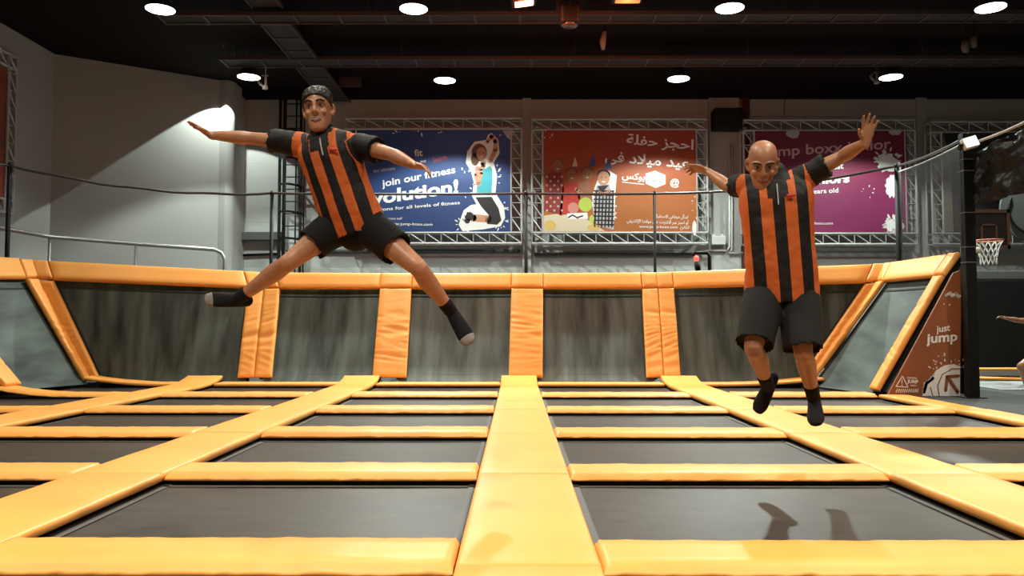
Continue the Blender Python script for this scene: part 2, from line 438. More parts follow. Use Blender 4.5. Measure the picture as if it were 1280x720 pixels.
# ------------------------------------------------------------------ pipes, boxes, ladder on the back wall
def tube_thing(name, pts, r, m, label, cat, group=None, n=8):
    o = MB().tube(pts, r, n).build(name, m, smooth=n > 6); at_base(o, pts[0]); return tag(o, label, cat, group)
REDP = mat('oxide_red_paint', (.16, .035, .022), .5)
tube_thing('red_pipe', [Vector((at(932, 340, 22.1).x, 22.1, 0)), at(932, 122, 22.1)], .10, REDP, 'dark red upright pipe on the back wall behind the bald jumper', 'pipe')
DG = mat('dark_grey_paint', (.06, .06, .055), .6)
a, c = at(303, 290, BW - .2), at(347, 300, BW - .2)
o = MB().box((a.x, BW - .25, c.z), (c.x + .15, BW - .02, a.z), .01).build('wall_duct', DG); at_base(o, (a.x, BW, c.z)); tag(o, 'dark grey flat duct on white block wall beside the caged ladder', 'duct')
tube_thing('wall_conduit', [at(303, 319, BW - .06), at(350, 317, BW - .06)], .035, BLACK, 'thin black conduit low on white block wall beside the caged ladder', 'conduit')
tube_thing('wall_conduit', [at(400, 314, BW - .06), at(650, 314, BW - .06)], .05, DG, 'thin dark conduit along the wall under the blue banner', 'conduit')
tube_thing('wall_conduit', [at(668, 318, BW - .06), at(868, 318, BW - .06)], .05, DG, 'thin dark conduit along the wall under the orange banner', 'conduit')
# conduit run and box right of the orange banner
tube_thing('cable_conduit', [at(912, 180, BW - .2), at(912, 308, BW - .2), at(909, 313, BW - .2), at(886, 313, BW - .2)], .03, GREYBOX, 'grey conduit bending under the small grey junction box', 'conduit')
tube_thing('cable_conduit', [at(915, 180, BW - .2), at(915, 311, BW - .2), at(911, 316, BW - .2), at(931, 316, BW - .2)], .025, GREYBOX, 'grey conduit bending toward the dark red pipe', 'conduit')
a, c = at(889, 295, BW - .3), at(907, 306, BW - .3)
rt = empty('junction_box', (0.5 * (a.x + c.x), BW - .15, c.z), 'small pale grey junction box on the wall right of the orange banner', 'box')
MB().box((a.x, BW - .34, c.z), (c.x, BW - .14, a.z), .02).build('box_body', GREYBOX, rt)
MB().box((a.x, BW - .30, a.z), (a.x + .12, BW - .2, a.z + .05)).box((c.x - .14, BW - .30, a.z), (c.x - .05, BW - .2, a.z + .05), .01).build('cable_gland', GREYBOX, rt)
# black speaker cabinet
a, c = at(893, 135, BW - .7), at(928, 160, BW - .7)
rt = empty('wall_speaker', ((a.x + c.x) / 2, BW, c.z), 'black box loudspeaker high on the wall between the orange and magenta banners', 'speaker')
MB().box((a.x, BW - .75, c.z), (c.x, BW - .25, a.z), .03).build('cabinet', BLACK, rt)
MB().box(((a.x + c.x) / 2 - .06, BW - .3, (a.z + c.z) / 2 - .1), ((a.x + c.x) / 2 + .06, BW - .1, (a.z + c.z) / 2 + .1)).build('wall_bracket', BLACK, rt)
MB().box((a.x + .04, BW - .77, c.z + .04), (c.x - .04, BW - .74, a.z - .04), .01).build('front_grille', STEEL, rt)
# black handset with a red lamp hanging behind the rail
p = at(872, 340, 14.4)
rt = empty('handset', (at(886.5, 341, 14.45).x, 14.45, 0), 'small black handset with a glowing red lamp hanging under the orange banner', 'handset')
MB().tube([at(873, 339, 14.4), at(872, 334, 14.4), at(871, 327, 14.4)], [.045, .055, .045], 10).build('grip', BLACK, rt, True)
RL = mat('red_lamp', (.6, .02, .02), .4, emit=((1, .06, .05), 3))
MB().lathe([(.02, -.05), (.045, -.03), (.048, .02), (.02, .05)], at(870.5, 323, 14.4), 12).build('lamp', RL, rt, True)
MB().tube([at(866, 320, 14.45), at(868, 316, 14.45), at(884, 316, 14.45), at(887, 320, 14.45), Vector((at(886.5, 341, 14.45).x, 14.45, 0))], .035, 8).build('bracket_arm', BLACK, rt, True)

# caged ladder
rt = empty('caged_ladder', at(363, 340, 21.9), 'tall black caged ladder fixed to the back wall behind the leaping man', 'ladder')
YL = 21.9; zb, zt = 0.0, at(363, 122, YL).z
xs = [at(x, 300, YL).x for x in (349.5, 354, 375, 379)]
for x in (xs[1], xs[2]):
    MB().box((x - .035, YL - .03, zb), (x + .035, YL + .03, zt)).build('stile', BLACK, rt)
z = .25
while z < zt:
    MB().tube([(xs[1], YL, z), (xs[2], YL, z)], .018, 6).build('rung', BLACK, rt); z += .34
cm = MB()
for zz in [at(363, y, 21.5).z for y in (125, 165, 200, 233, 267, 300)]:
    pts = []
    for k in range(13):
        a = math.pi * k / 12
        pts.append(Vector(((xs[0] + xs[3]) / 2 - math.cos(a) * (xs[3] - xs[0]) / 2, YL - .65 * math.sin(a), zz)))
    for q in range(12): cm.add([pts[q], pts[q + 1], pts[q + 1] + Vector((0, 0, .06)), pts[q] + Vector((0, 0, .06)), pts[q] + Vector((0, .012, 0)), pts[q + 1] + Vector((0, .012, 0)), pts[q + 1] + Vector((0, .012, .06)), pts[q] + Vector((0, .012, .06))],
                         [(0, 1, 2, 3), (7, 6, 5, 4), (0, 4, 5, 1), (2, 6, 7, 3)])
for k in (0, 3, 6, 9, 12):
    a = math.pi * k / 12; x = (xs[0] + xs[3]) / 2 - math.cos(a) * (xs[3] - xs[0]) / 2; y = YL - .65 * math.sin(a)
    cm.box((x - .02, y - .01, 1.6), (x + .02, y + .01, zt))
cm.build('safety_cage', BLACK, rt)

# handrail with a bent end before the oblique wall
pts = [at(-30, 280, 15.0), at(62, 296, 17.2), at(170, 305, 18.0), at(268, 312, 18.6), at(277, 316, 18.65), at(281, 324, 18.68), at(281, 342, 18.7)]
pts[-1] = Vector((pts[-2].x, pts[-2].y, 0))
rt = empty('handrail', pts[-1], 'pale steel handrail with a bent end along the foot of the beige wall', 'handrail')
MB().tube(pts, .045, 10).build('top_tube', mat('brushed_steel', (.38, .37, .35), .35, metal=.6), rt, True)
for (x, y, Y) in ((62, 296, 17.2), (170, 305, 18.0)):
    p = at(x, y, Y); MB().tube([p, Vector((p.x, p.y, 0))], .03, 8).build('post', mat('brushed_steel', (.5, .5, .5)), rt, True)

# ------------------------------------------------------------------ net posts and cable round the court
posts = [(12, 207, 13.3, .036, 'at the left picture edge'), (340, 242, 14.3, .032, 'in front of the caged ladder'), (657.5, 242, 14.3, .032, 'between the blue and orange banners'),
         (818, 242, 14.3, .025, 'in front of the orange banner'), (1122, 207, 13.4, .055, 'in front of the magenta banner')]
tops = []
for (x, y, Y, r, w) in posts:
    p = at(x, y, Y); tops.append(p)
    rt = empty('net_post', (p.x, p.y, 0), 'thin black upright net post ' + w, 'post', 'black net posts behind the sloping wall')
    MB().tube([(p.x, p.y, 0), (p.x, p.y, p.z + .03)], r, 10).build('shaft', BLACK, rt, True)
    MB().box((p.x - .1, p.y - .1, 0), (p.x + .1, p.y + .1, .02)).build('base_plate', STEEL, rt)
    MB().lathe([(.01, -.04), (r * 1.15, -.03), (r * 1.15, .02), (.02, .05)], (p.x, p.y, p.z), 10).build('cable_cap', STEEL, rt, True)
def cable(a, b, sag, n=14, wob=0):
    out = []
    for k in range(n + 1):
        u = k / n; p = a.lerp(b, u); p.z -= sag * 4 * u * (1 - u) + wob * math.sin(u * 23); out.append(p)
    return out
BP = at(1207, 172, 10.45)
run = cable(at(-60, 200, 12.2), tops[0], .0, 4) + cable(tops[0], tops[1], .16, 18, .01)[1:] + cable(tops[1], tops[2], .01)[1:] + cable(tops[2], tops[3], .01)[1:] + cable(tops[3], tops[4], .12, 16)[1:] + cable(tops[4], BP, .04)[1:]
o = MB().tube(run, .022, 6).build('net_cable', mat('dark_rope', (.05, .05, .05), .45), smooth=True); at_base(o, run[0]); tag(o, 'black sagging cable strung along the net post tops', 'cable')
WC = mat('pale_rope', (.55, .55, .52), .5)
run2 = cable(tops[4] - Vector((0, 0, .11)), BP - Vector((0, 0, .06)), .03)
o = MB().tube(run2, .014, 6).build('pale_cable', WC, smooth=True); at_base(o, run2[0]); tag(o, 'pale thin cable between the net post by the magenta banner and the thick post', 'cable')
e = at(1300, 143, 9.6)
run3 = cable(BP - Vector((0, 0, .1)), e, .03)
o = MB().tube(run3, .02, 6).build('pale_cable', WC, smooth=True); at_base(o, run3[0]); tag(o, 'pale cable rising from the floodlight above the black tarpaulin', 'cable')

# thick post with the floodlight
rt = empty('corner_post', (BP.x, BP.y, 0), 'thick black corner post standing beside the just jump panel', 'post')
MB().box((BP.x - .07, BP.y - .06, .012), (BP.x + .07, BP.y + .06, BP.z + .05), .008).build('shaft', BLACK, rt)
MB().box((BP.x - .13, BP.y - .12, 0), (BP.x + .13, BP.y + .12, .012)).build('base_plate', STEEL, rt)
g = MB()
for zz in (3.1, 2.95, 2.4, 1.95, 1.75): g.box((BP.x - .074, BP.y - .064, zz), (BP.x + .074, BP.y + .064, zz + .012), .002)
g.build('cable_tie', mat('grey_tie', (.12, .12, .12), .4), rt)
MB().lathe([(.02, -.04), (.05, -.03), (.05, .03), (.02, .04)], (BP.x + .1, BP.y - .03, at(1208, 313, 10.4).z), 10).build('latch', GALV, rt, True)
c = at(1213, 178, 10.2)
rt = empty('floodlight', c, 'small white glowing floodlight clamped to the top of the thick black post', 'floodlight')
M4 = Matrix.Translation(c) @ Matrix.Rotation(R(-16), 4, 'Y') @ Matrix.Rotation(R(-15), 4, 'X')
def xf(mb, M): mb.v = [M @ v for v in mb.v]; return mb
xf(MB().box((-.095, -.02, -.075), (.095, .05, .075), .012), M4).build('housing', WHITE, rt)
xf(MB().box((-.082, -.03, -.062), (.082, -.018, .062), .004), M4).build('lamp_glass', mat('lit_glass', (.9, .9, .88), .3, emit=((1, .98, .92), 2.0)), rt)
xf(MB().box((-.10, -.0, -.02), (-.085, .12, .02)).box((-.12, .04, -.03), (.02, .12, .03), .01), M4).build('clamp', STEEL, rt)

# netting and tarpaulin at the right
NET = bpy.data.materials.new('black_netting'); NET.use_nodes = True
nt = NET.node_tree; bs = nt.nodes['Principled BSDF']; bs.inputs['Base Color'].default_value = (.01, .01, .01, 1); bs.inputs['Roughness'].default_value = .7
tr = nt.nodes.new('ShaderNodeBsdfTransparent'); mx = nt.nodes.new('ShaderNodeMixShader'); mx.inputs['Fac'].default_value = .5
nt.links.new(tr.outputs[0], mx.inputs[1]); nt.links.new(bs.outputs[0], mx.inputs[2]); nt.links.new(mx.outputs[0], nt.nodes['Material Output'].inputs['Surface'])
def sheet(name, a, b, c, d, m, fold_, nx=40, ny=20, th=.008, seed=0, drop=None):
    vs = []; fs = []
    nrm = (b - a).cross(d - a).normalized()
    for j in range(ny + 1):
        for i in range(nx + 1):
            u, v = i / nx, j / ny
            p = a.lerp(b, u).lerp(d.lerp(c, u), v)
            q = Vector((u * 4 + seed, v * 3, seed))
            p = p + nrm * fold_ * (noise.noise(q) + .7 * noise.noise(q * 2.3) + .4 * abs(noise.noise(q * 4)))
            vs.append(p)
    for j in range(ny):
        for i in range(nx):
            k = j * (nx + 1) + i; fs.append((k, k + 1, k + nx + 2, k + nx + 1))
    me = mesh(name, vs, fs); o = link(name, me, m, None, True)
    return o
o = sheet('safety_net', Vector((tops[4].x, tops[4].y, tops[4].z - .13)), BP + Vector((-.08, 0, -.1)), Vector((BP.x - .08, BP.y, 1.95)), Vector((tops[4].x, tops[4].y, 1.8)), NET, .02)
tag(o, 'fine black safety net between the magenta banner post and the thick post', 'net')
TARP = mat('black_tarpaulin', (.012, .014, .013), .5, spec=.3, bump=(7, .6, .04))
o = sheet('tarpaulin', BP + Vector((.09, -.02, -.2)), e - Vector((0, 0, .08)), at(1300, 236, 9.65), at(1214, 258, 10.4), TARP, .06, 60, 30, seed=4)
tag(o, 'creased black tarpaulin hanging from the pale cable at upper right', 'tarpaulin')
md = o.modifiers.new('s', 'SOLIDIFY'); md.thickness = .006

# ------------------------------------------------------------------ just jump panel
PY = 10.62
PANEL = mat('brown_printed_board', (.27, .085, .03), .5, var=(2, .12))
PRINT = mat('white_print', (.80, .78, .75), .6)
pp = [at(1109, 496, PY), at(1200, 496, PY), at(1202, 338, PY), at(1192, 341, PY)]
pp[0].z = .004; pp[1].z = .004
mbp = MB(); n4 = len(pp); mbp.add(pp + [p + Vector((0, .03, 0)) for p in pp], [(0, 1, 2, 3), (7, 6, 5, 4), (0, 4, 5, 1), (1, 5, 6, 2), (2, 6, 7, 3), (3, 7, 4, 0)])
rt = empty('printed_panel', (pp[0] + pp[1]) / 2, 'triangular brown board printed with just jump below the wing end', 'sign')
mbp.build('board', PANEL, rt)
FL = [PY - .004]
def flat(pts, Y, th=.002):
    """thin printed patch from photograph pixels on a board standing at distance Y"""
    w = [at(x, y, Y) for x, y in pts]; n = len(w)
    mb = MB(); mb.add(w + [p - Vector((0, th, 0)) for p in w], [tuple(range(n)), tuple(range(2 * n - 1, n - 1, -1))] + [(i, (i + 1) % n, n + (i + 1) % n, n + i) for i in range(n)])
    return mb
def merge(*mbs):
    m = MB()
    for x in mbs: m.add(x.v, x.f)
    return m
def blob(cx, cy, rx, ry, Y, n=28, rough=0., seed=0, th=.002, sp=0):
    pts = []
    rr = random.Random(seed)
    for k in range(n):
        a = 2 * math.pi * k / n
        q = 1 + rough * (rr.random() - .5) * 2 + (sp if rr.random() > .7 else 0)
        pts.append((cx + rx * q * math.cos(a), cy + ry * q * math.sin(a)))
    return flat(pts, Y, th)
def splash(mb, cx, cy, rx, ry, Y, k, seed, smin=.4, smax=1.4):
    rr = random.Random(seed)
    for i in range(k):
        a = rr.random() * 6.283; d = 1.0 + rr.random() * .45; s = smin + rr.random() * (smax - smin)
        L = 1 + rr.random() * 2.2
        x, y = cx + rx * d * math.cos(a), cy + ry * d * math.sin(a)
        ca, sa = math.cos(a), math.sin(a)
        pts = [(x + (ca * math.cos(t) * s * L - sa * math.sin(t) * s), y + (sa * math.cos(t) * s * L + ca * math.sin(t) * s)) for t in [6.283 * q / 8 for q in range(8)]]
        w = flat(pts, Y); mb.add(w.v, w.f)
    return mb
def ink(pts, w, Y, n=6, th=.002):
    """brush stroke of width w pixels through pixel points"""
    mb = MB()
    for i in range(len(pts) - 1):
        (x0, y0), (x1, y1) = pts[i], pts[i + 1]
        L = math.hypot(x1 - x0, y1 - y0) or 1; nx, ny = -(y1 - y0) / L * w / 2, (x1 - x0) / L * w / 2
        q = flat([(x0 + nx, y0 + ny), (x1 + nx, y1 + ny), (x1 - nx, y1 - ny), (x0 - nx, y0 - ny)], Y, th); mb.add(q.v, q.f)
    for (x, y) in pts:
        q = blob(x, y, w / 2, w / 2, Y, 10, th=th); mb.add(q.v, q.f)
    return mb
def lettering(name, body, px, py, h, Y, m, parent, bold=.0, rot=0, shear=0, align='CENTER', width=None, th=.002):
    """text whose middle stands at pixel (px, py) with capital height about h pixels"""
    cu = bpy.data.curves.new(name, 'FONT'); cu.body = body; cu.size = 1; cu.align_x = 'CENTER'; cu.align_y = 'CENTER'; cu.offset = bold; cu.shear = shear; cu.extrude = 0; cu.resolution_u = 3
    t = bpy.data.objects.new(name, cu); COL.objects.link(t)
    dg = bpy.context.evaluated_depsgraph_get(); dg.update()
    me = bpy.data.meshes.new_from_object(t.evaluated_get(dg)); bpy.data.objects.remove(t); bpy.data.curves.remove(cu)
    if not len(me.vertices): return None
    xs_ = [v.co.x for v in me.vertices]; ys_ = [v.co.y for v in me.vertices]
    cx, cy = (min(xs_) + max(xs_)) / 2, (min(ys_) + max(ys_)) / 2
    s = h / .73
    sx = s if width is None else width / (max(xs_) - min(xs_))
    ca, sa = math.cos(R(rot)), math.sin(R(rot))
    for v in me.vertices:
        x, y = (v.co.x - cx) * sx, (v.co.y - cy) * s
        x, y = x * ca - y * sa, x * sa + y * ca
        v.co = at(px + x, py - y, Y - th)
    me.name = name
    return link(name, me, m, parent)
lettering('lettering', 'just', 1179, 412, 8.5, PY - .004, PRINT, rt, .025, 8, .15)
lettering('lettering', 'jump', 1177, 424, 12, PY - .004, PRINT, rt, .03, 5, .1, width=40)
merge(ink([(1183, 369), (1188, 366), (1190, 370), (1195, 367), (1198, 371)], 3.2, PY - .002), blob(1187, 381, 1, 1, PY - .002), blob(1180, 380, .8, .8, PY - .002), blob(1200, 370, 1.4, 1.4, PY - .002)).build('splash_print', PRINT, rt)
s = merge(flat([(1153, 495), (1155, 478), (1163, 474), (1170, 463), (1180, 457), (1192, 455), (1200, 458), (1200, 495)], PY - .002), ink([(1155, 490), (1158, 479), (1166, 473)], 4, PY - .002))
splash(s, 1186, 476, 20, 24, PY - .002, 44, 3, .35, .9)
s.v = [v for v in s.v]
s.build('splash_print', PRINT, rt)
merge(ink([(1184, 471), (1198, 470)], 4, PY - .006), ink([(1184, 471), (1182, 488)], 4, PY - .006), ink([(1184, 471), (1197, 490)], 4.4, PY - .006)).build('arrow_print', PANEL, rt)
merge(ink([(1174, 495), (1172, 482), (1178, 468), (1190, 461), (1200, 461)], 1.2, PY - .006), ink([(1166, 495), (1163, 484)], 1, PY - .006)).build('ring_print', PANEL, rt)
merge(ink([(1120, 483), (1128, 470), (1135, 484), (1120, 483)], 1.1, PY - .004), ink([(1127.5, 475), (1127.5, 479)], 1.2, PY - .004), blob(1127.6, 481.5, .7, .7, PY - .004)).build('warning_print', PRINT, rt)
lettering('lettering', 'CAUTION', 1140, 472.5, 2.0, PY - .004, PRINT, rt, .03, -4)
lettering('lettering', 'JUMP', 1141, 477.5, 4.2, PY - .004, PRINT, rt, .04, -4)
lettering('lettering', 'SAFELY', 1142, 482, 1.8, PY - .004, PRINT, rt, .03, -4)
q = MB()
for k in range(11): w = ink([(1120 + k * 2.6, 490.5), (1121.6 + k * 2.6, 486.5)], 1.1, PY - .004); q.add(w.v, w.f)
q.build('hazard_stripes', PRINT, rt)

# ------------------------------------------------------------------ far court at the right
Yw = 16.6
a, c = at(1208, 339, Yw), at(1500, 339, Yw)
rt = empty('far_court_wall', ((a.x + c.x) / 2, Yw, 0), 'tall dark padded wall of another court beyond the thick black post', 'wall pad')
DK = mat('dark_wall_pad', (.005, .005, .0045), .5, spec=.25, bump=(3, .4, .05))
MB().box((a.x - .3, Yw, .0), (c.x, Yw + .15, a.z - .18), .03).build('lower_pad', DK, rt)
MB().box((a.x - .3, Yw + .02, a.z - .18), (c.x, Yw + .12, a.z + .02), .03).build('upper_band', DG, rt)
for (p0, p1, y0, y1, Yp, lab) in ((1214, 1500, 466.5, 470.5, 15.6, 'thin orange pad edge of the far court, farther of two'), (1214, 1500, 475.5, 482, 13.9, 'thin orange pad edge of the far court, slanting nearer one')):
    A = at(p0, y0, Yp); Bq = at(p1, y0, Yp if y0 < 470 else 12.3); z = .10 if y0 < 470 else .05
    o = cushion('far_court_pad', [(A.x - .25, A.y, z - .045), (Bq.x, Bq.y, z - .045), (Bq.x, Bq.y + .16, z - .045), (A.x - .25, A.y + .16, z - .045)], .05, r=.02, nx=20, ny=3, wr=.002)
    at_base(o, (A.x, A.y, z - .045)); tag(o, lab, 'pad', 'orange pad edges of the far court')
o = MB().box((at(1214, 472, 14.9).x - .25, 14.15, .0), (15, 15.58, .05), .01).build('far_trampoline_bed', BED); at_base(o, (9, 14.8, 0)); tag(o, 'black trampoline bed between the two far orange pad edges', 'trampoline')
lgf = MB().box((7.0, 11.6, 0), (15, 13.3, .012)).build('pale_floor_mat', mat('pale_grey_rubber', (.24, .25, .25), .8)); at_base(lgf, (9, 12.4, 0)); tag(lgf, 'pale grey rubber floor strip before the far orange pad edges', 'floor mat')

# basketball hoop
hc = at(1235, 301, 13.6)
HB = mat('brown_board_frame', (.13, .07, .05), .5)
rt = empty('basketball_hoop', (hc.x, 14.35, 0), 'basketball hoop with white net and brown framed board beyond the thick post', 'basketball hoop')
b0, b1 = at(1214, 262, 14.0), at(1262, 311, 14.0)
fr = MB()
fr.box((b0.x, 13.97, b1.z), (b0.x + .05, 14.03, b0.z)).box((b1.x - .05, 13.97, b1.z), (b1.x, 14.03, b0.z)).box((b0.x, 13.97, b0.z - .06), (b1.x, 14.03, b0.z)).box((b0.x, 13.97, b1.z), (b1.x, 14.03, b1.z + .06))
s0, s1 = at(1225, 280, 14.0), at(1246, 300, 14.0)
fr.box((s0.x, 13.975, s1.z), (s0.x + .03, 14.0, s0.z)).box((s1.x - .03, 13.975, s1.z), (s1.x, 14.0, s0.z)).box((s0.x, 13.975, s0.z - .03), (s1.x, 14.0, s0.z))
fr.build('board_frame', HB, rt)
GL = mat('smoked_board', (.035, .033, .03), .25)
MB().box((b0.x + .04, 14.0, b1.z + .05), (b1.x - .04, 14.015, b0.z - .05)).build('backboard', GL, rt)
ring = [hc + Vector((.225 * math.cos(t), .225 * math.sin(t), 0)) for t in [6.2832 * k / 28 for k in range(29)]]
RIM = mat('rim_orange', (.45, .09, .04), .4)
MB().tube(ring, .014, 6).box((hc.x - .05, 13.82, hc.z - .03), (hc.x + .05, 13.98, hc.z + .01)).build('rim', RIM, rt, True)
net = MB(); K = 12
for k in range(K):
    for sgn in (1, -1):
        pts = []
        for j in range(5):
            t = 6.2832 * (k + sgn * j * .5) / K; rr_ = [.22, .175, .145, .125, .13][j]
            pts.append(hc + Vector((rr_ * math.cos(t), rr_ * math.sin(t), -.10 * j)))
        net.tube(pts, .008, 4)
net.build('net', WHITE, rt)
MB().tube([(hc.x, 14.35, 0), (hc.x, 14.35, 2.35)], .06, 10).tube([(hc.x, 14.35, 2.3), (hc.x, 14.03, 2.55)], .04, 8).build('stand_pole', BLACK, rt, True)
# dark roundel board further right
cc = at(1290, 262, 15.5)
rt = empty('round_sign', cc, 'large dull grey round board high on the far right', 'sign')
MB().lathe([(.01, -.02), (.62, -.02), (.64, 0), (.62, .02), (.01, .02)], cc, 40, 'Y').build('disc', mat('dull_grey_board', (.06, .063, .06), .7), rt)
MB().tube([cc + Vector((.47 * math.cos(t), -.03, .47 * math.sin(t))) for t in [R(150 + 9 * k) for k in range(13)]], .025, 6).build('curved_mark', BLACK, rt)
MB().tube([Vector((cc.x, 15.6, 0)), Vector((cc.x, 15.6, cc.z))], .05, 8).build('support_pole', BLACK, rt)
# ------------------------------------------------------------------ banners in aluminium truss frames
YB_ = 21.70
def box_truss(mb, a, b, w, d, n):
    """square truss from a to b; w and d = the two section vectors"""
    cs = [Vector((0, 0, 0)), w, w + d, d]
    for c in cs: mb.tube([a + c, b + c], .030, 6)
    for i in range(n + 1):
        p = a.lerp(b, i / n)
        for q in ((0, 1) if i % 3 else (0, 1, 2, 3)): mb.tube([p + cs[q], p + cs[(q + 1) % 4]], .012, 4)
    for i in range(n):
        p, q = a.lerp(b, i / n), a.lerp(b, (i + 1) / n)
        mb.tube([p + cs[1], q + cs[0]], .017, 4)
    return mb
def truss(x0, x1, y0, y1, lab, n=9, right=True, Y=YB_):
    a, c = at(x0, y0, Y), at(x1, y1, Y); t = .29; d = Vector((0, .30, 0))
    root = empty('banner_truss', ((a.x + c.x) / 2, Y, c.z), lab, 'truss frame', 'aluminium truss frames round the banners')
    box_truss(MB(), Vector((a.x, Y, a.z - t)), Vector((c.x, Y, a.z - t)), Vector((0, 0, t)), d, n).build('top_truss', GALV, root)
    box_truss(MB(), Vector((a.x, Y, c.z)), Vector((c.x, Y, c.z)), Vector((0, 0, t)), d, n + 2).build('bottom_truss', GALV, root)
    box_truss(MB(), Vector((a.x, Y, c.z + t)), Vector((a.x, Y, a.z - t)), Vector((t, 0, 0)), d, 7).build('side_truss', GALV, root)
    if right: box_truss(MB(), Vector((c.x - t, Y, c.z + t)), Vector((c.x - t, Y, a.z - t)), Vector((t, 0, 0)), d, 7).build('side_truss', GALV, root)
    m = MB()
    for x in (a.x + .15, c.x - .15):
        for z in (a.z - .15, c.z + .15): m.box((x - .03, Y + .3, z - .03), (x + .03, BW - .012, z + .03))
    m.build('wall_arms', GALV, root)
    return root
truss(432, 652, 148, 304, 'silver box truss frame around the blue banner')
truss(665, 885, 149, 304, 'silver box truss frame around the orange banner')
truss(929, 1147, 150, 305, 'silver box truss frame around the magenta banner')
truss(1163, 1385, 152, 305, 'silver box truss frame partly hidden behind the thick black post')

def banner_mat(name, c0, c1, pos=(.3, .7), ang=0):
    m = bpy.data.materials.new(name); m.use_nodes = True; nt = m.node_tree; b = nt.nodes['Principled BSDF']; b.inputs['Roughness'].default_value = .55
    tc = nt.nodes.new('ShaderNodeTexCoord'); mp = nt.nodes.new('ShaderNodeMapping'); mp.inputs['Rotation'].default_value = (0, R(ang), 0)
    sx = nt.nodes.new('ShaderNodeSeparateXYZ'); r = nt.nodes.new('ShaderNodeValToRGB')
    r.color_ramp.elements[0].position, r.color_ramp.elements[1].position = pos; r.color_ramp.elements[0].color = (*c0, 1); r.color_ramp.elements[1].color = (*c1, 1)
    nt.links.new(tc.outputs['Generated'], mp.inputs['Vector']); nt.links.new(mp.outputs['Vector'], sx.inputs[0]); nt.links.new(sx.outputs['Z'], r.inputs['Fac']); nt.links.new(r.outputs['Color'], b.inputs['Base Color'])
    nz = nt.nodes.new('ShaderNodeTexNoise'); nz.inputs['Scale'].default_value = .9; bp = nt.nodes.new('ShaderNodeBump'); bp.inputs['Strength'].default_value = .3; bp.inputs['Distance'].default_value = .1
    nt.links.new(tc.outputs['Object'], nz.inputs['Vector']); nt.links.new(nz.outputs['Fac'], bp.inputs['Height']); nt.links.new(bp.outputs['Normal'], b.inputs['Normal'])
    return m
def banner(x0, x1, y0, y1, m, lab, Y=YB_ - .02):
    a, c = at(x0, y0, Y), at(x1, y1, Y)
    root = empty('banner', ((a.x + c.x) / 2, Y, c.z), lab, 'banner')
    MB().box((a.x, Y, c.z), (c.x, Y + .012, a.z)).build('sheet', m, root)
    e = MB()
    for i in range(14):
        u = i / 13; x = a.x + .04 + (c.x - a.x - .08) * u
        for z, zz in ((a.z, a.z + .05), (c.z, c.z - .05)): e.tube([(x, Y + .006, z - .01 if zz > z else z + .01), (x + .02, Y + .03, zz)], .008, 4)
    e.build('lashing', mat('white_cord', (.5, .5, .48), .7), root)
    return root, Y
class Print:
    """printed shapes of a banner, one mesh per ink"""
    def __init__(s, root, Y): s.root, s.Y, s.k, s.d = root, Y, 0, {}
    def up(s): s.k += 1; return s
    @property
    def y(s): return s.Y - .001 - .0022 * s.k
    def put(s, m, *mbs):
        q = s.d.setdefault(m.name, (m, MB()))[1]
        for x in mbs: q.add(x.v, x.f)
        return s
    def done(s):
        for m, q in s.d.values(): q.build('printed_shapes', m, s.root)
W_ = PRINT
DKP = mat('dark_print', (.02, .016, .018), .6); SKP = mat('skin_print', (.55, .27, .16), .6); HRP = mat('hair_print', (.16, .065, .03), .6); TEAL = mat('teal_print', (.05, .36, .42), .6)
REDP2 = mat('red_print', (.45, .035, .02), .6); GRN = mat('green_print', (.45, .55, .08), .6); YEL = mat('yellow_print', (.62, .42, .12), .6); BLUP = mat('blue_print', (.05, .07, .22), .6); CREAM = mat('cream_print', (.62, .52, .36), .6)
PALE = mat('pale_grey_print', (.42, .42, .45), .6)

# blue fitness banner
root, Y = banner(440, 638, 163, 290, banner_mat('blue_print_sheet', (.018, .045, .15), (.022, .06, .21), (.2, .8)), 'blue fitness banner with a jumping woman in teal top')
P = Print(root, Y)
def cm(X, Y_): return (550 + X / 4.645, 155 + Y_ / 4.645)
def cp(*pts): return [cm(*p) for p in pts]
P.put(W_, flat(cp((300, 52), (338, 92), (346, 170), (312, 225), (332, 300), (322, 400), (372, 480), (378, 545), (352, 594), (250, 612), (130, 622), (108, 585), (138, 500), (180, 470), (212, 466), (186, 420), (196, 340), (182, 280), (150, 225), (158, 160), (200, 103), (268, 93), (280, 62)), P.y))
s = MB()
for (x, y, rx, ry, k, sd_) in ((580, 228, 10, 13, 14, 1), (616, 225, 8, 16, 16, 2), (585, 281, 12, 7, 16, 3), (626, 270, 7, 14, 16, 4), (520, 166, 26, 2, 8, 5), (632, 165, 7, 4, 8, 6)): splash(s, x, y, rx, ry, P.y, k, sd_, .35, 1.0)
P.put(W_, s)
P.put(PALE, flat([(628, 163), (638, 163), (638, 175), (634, 172)], P.y))
P.up()
P.put(HRP, blob(*cm(228, 165), 9.5, 11, P.y), blob(*cm(203, 205), 5, 8, P.y))
P.put(DKP, flat(cp((205, 425), (300, 423), (340, 490), (357, 560), (332, 585), (272, 580), (284, 530), (240, 480)), P.y))
P.put(SKP, ink(cp((292, 215), (322, 150), (322, 100), (298, 72)), 5.5, P.y), ink(cp((298, 72), (275, 105)), 4.5, P.y), ink(cp((280, 552), (192, 545)), 9, P.y), ink(cp((250, 225), (250, 250)), 6, P.y))
P.up()
P.put(TEAL, flat(cp((232, 248), (258, 262), (292, 244), (303, 262), (304, 330), (298, 412), (212, 412), (217, 330), (222, 270)), P.y))
P.put(SKP, blob(*cm(240, 172), 6.2, 8, P.y))
P.put(DKP, blob(*cm(172, 535), 5, 5.5, P.y, rough=.15), blob(*cm(158, 562), 3.5, 3.5, P.y))
P.up()
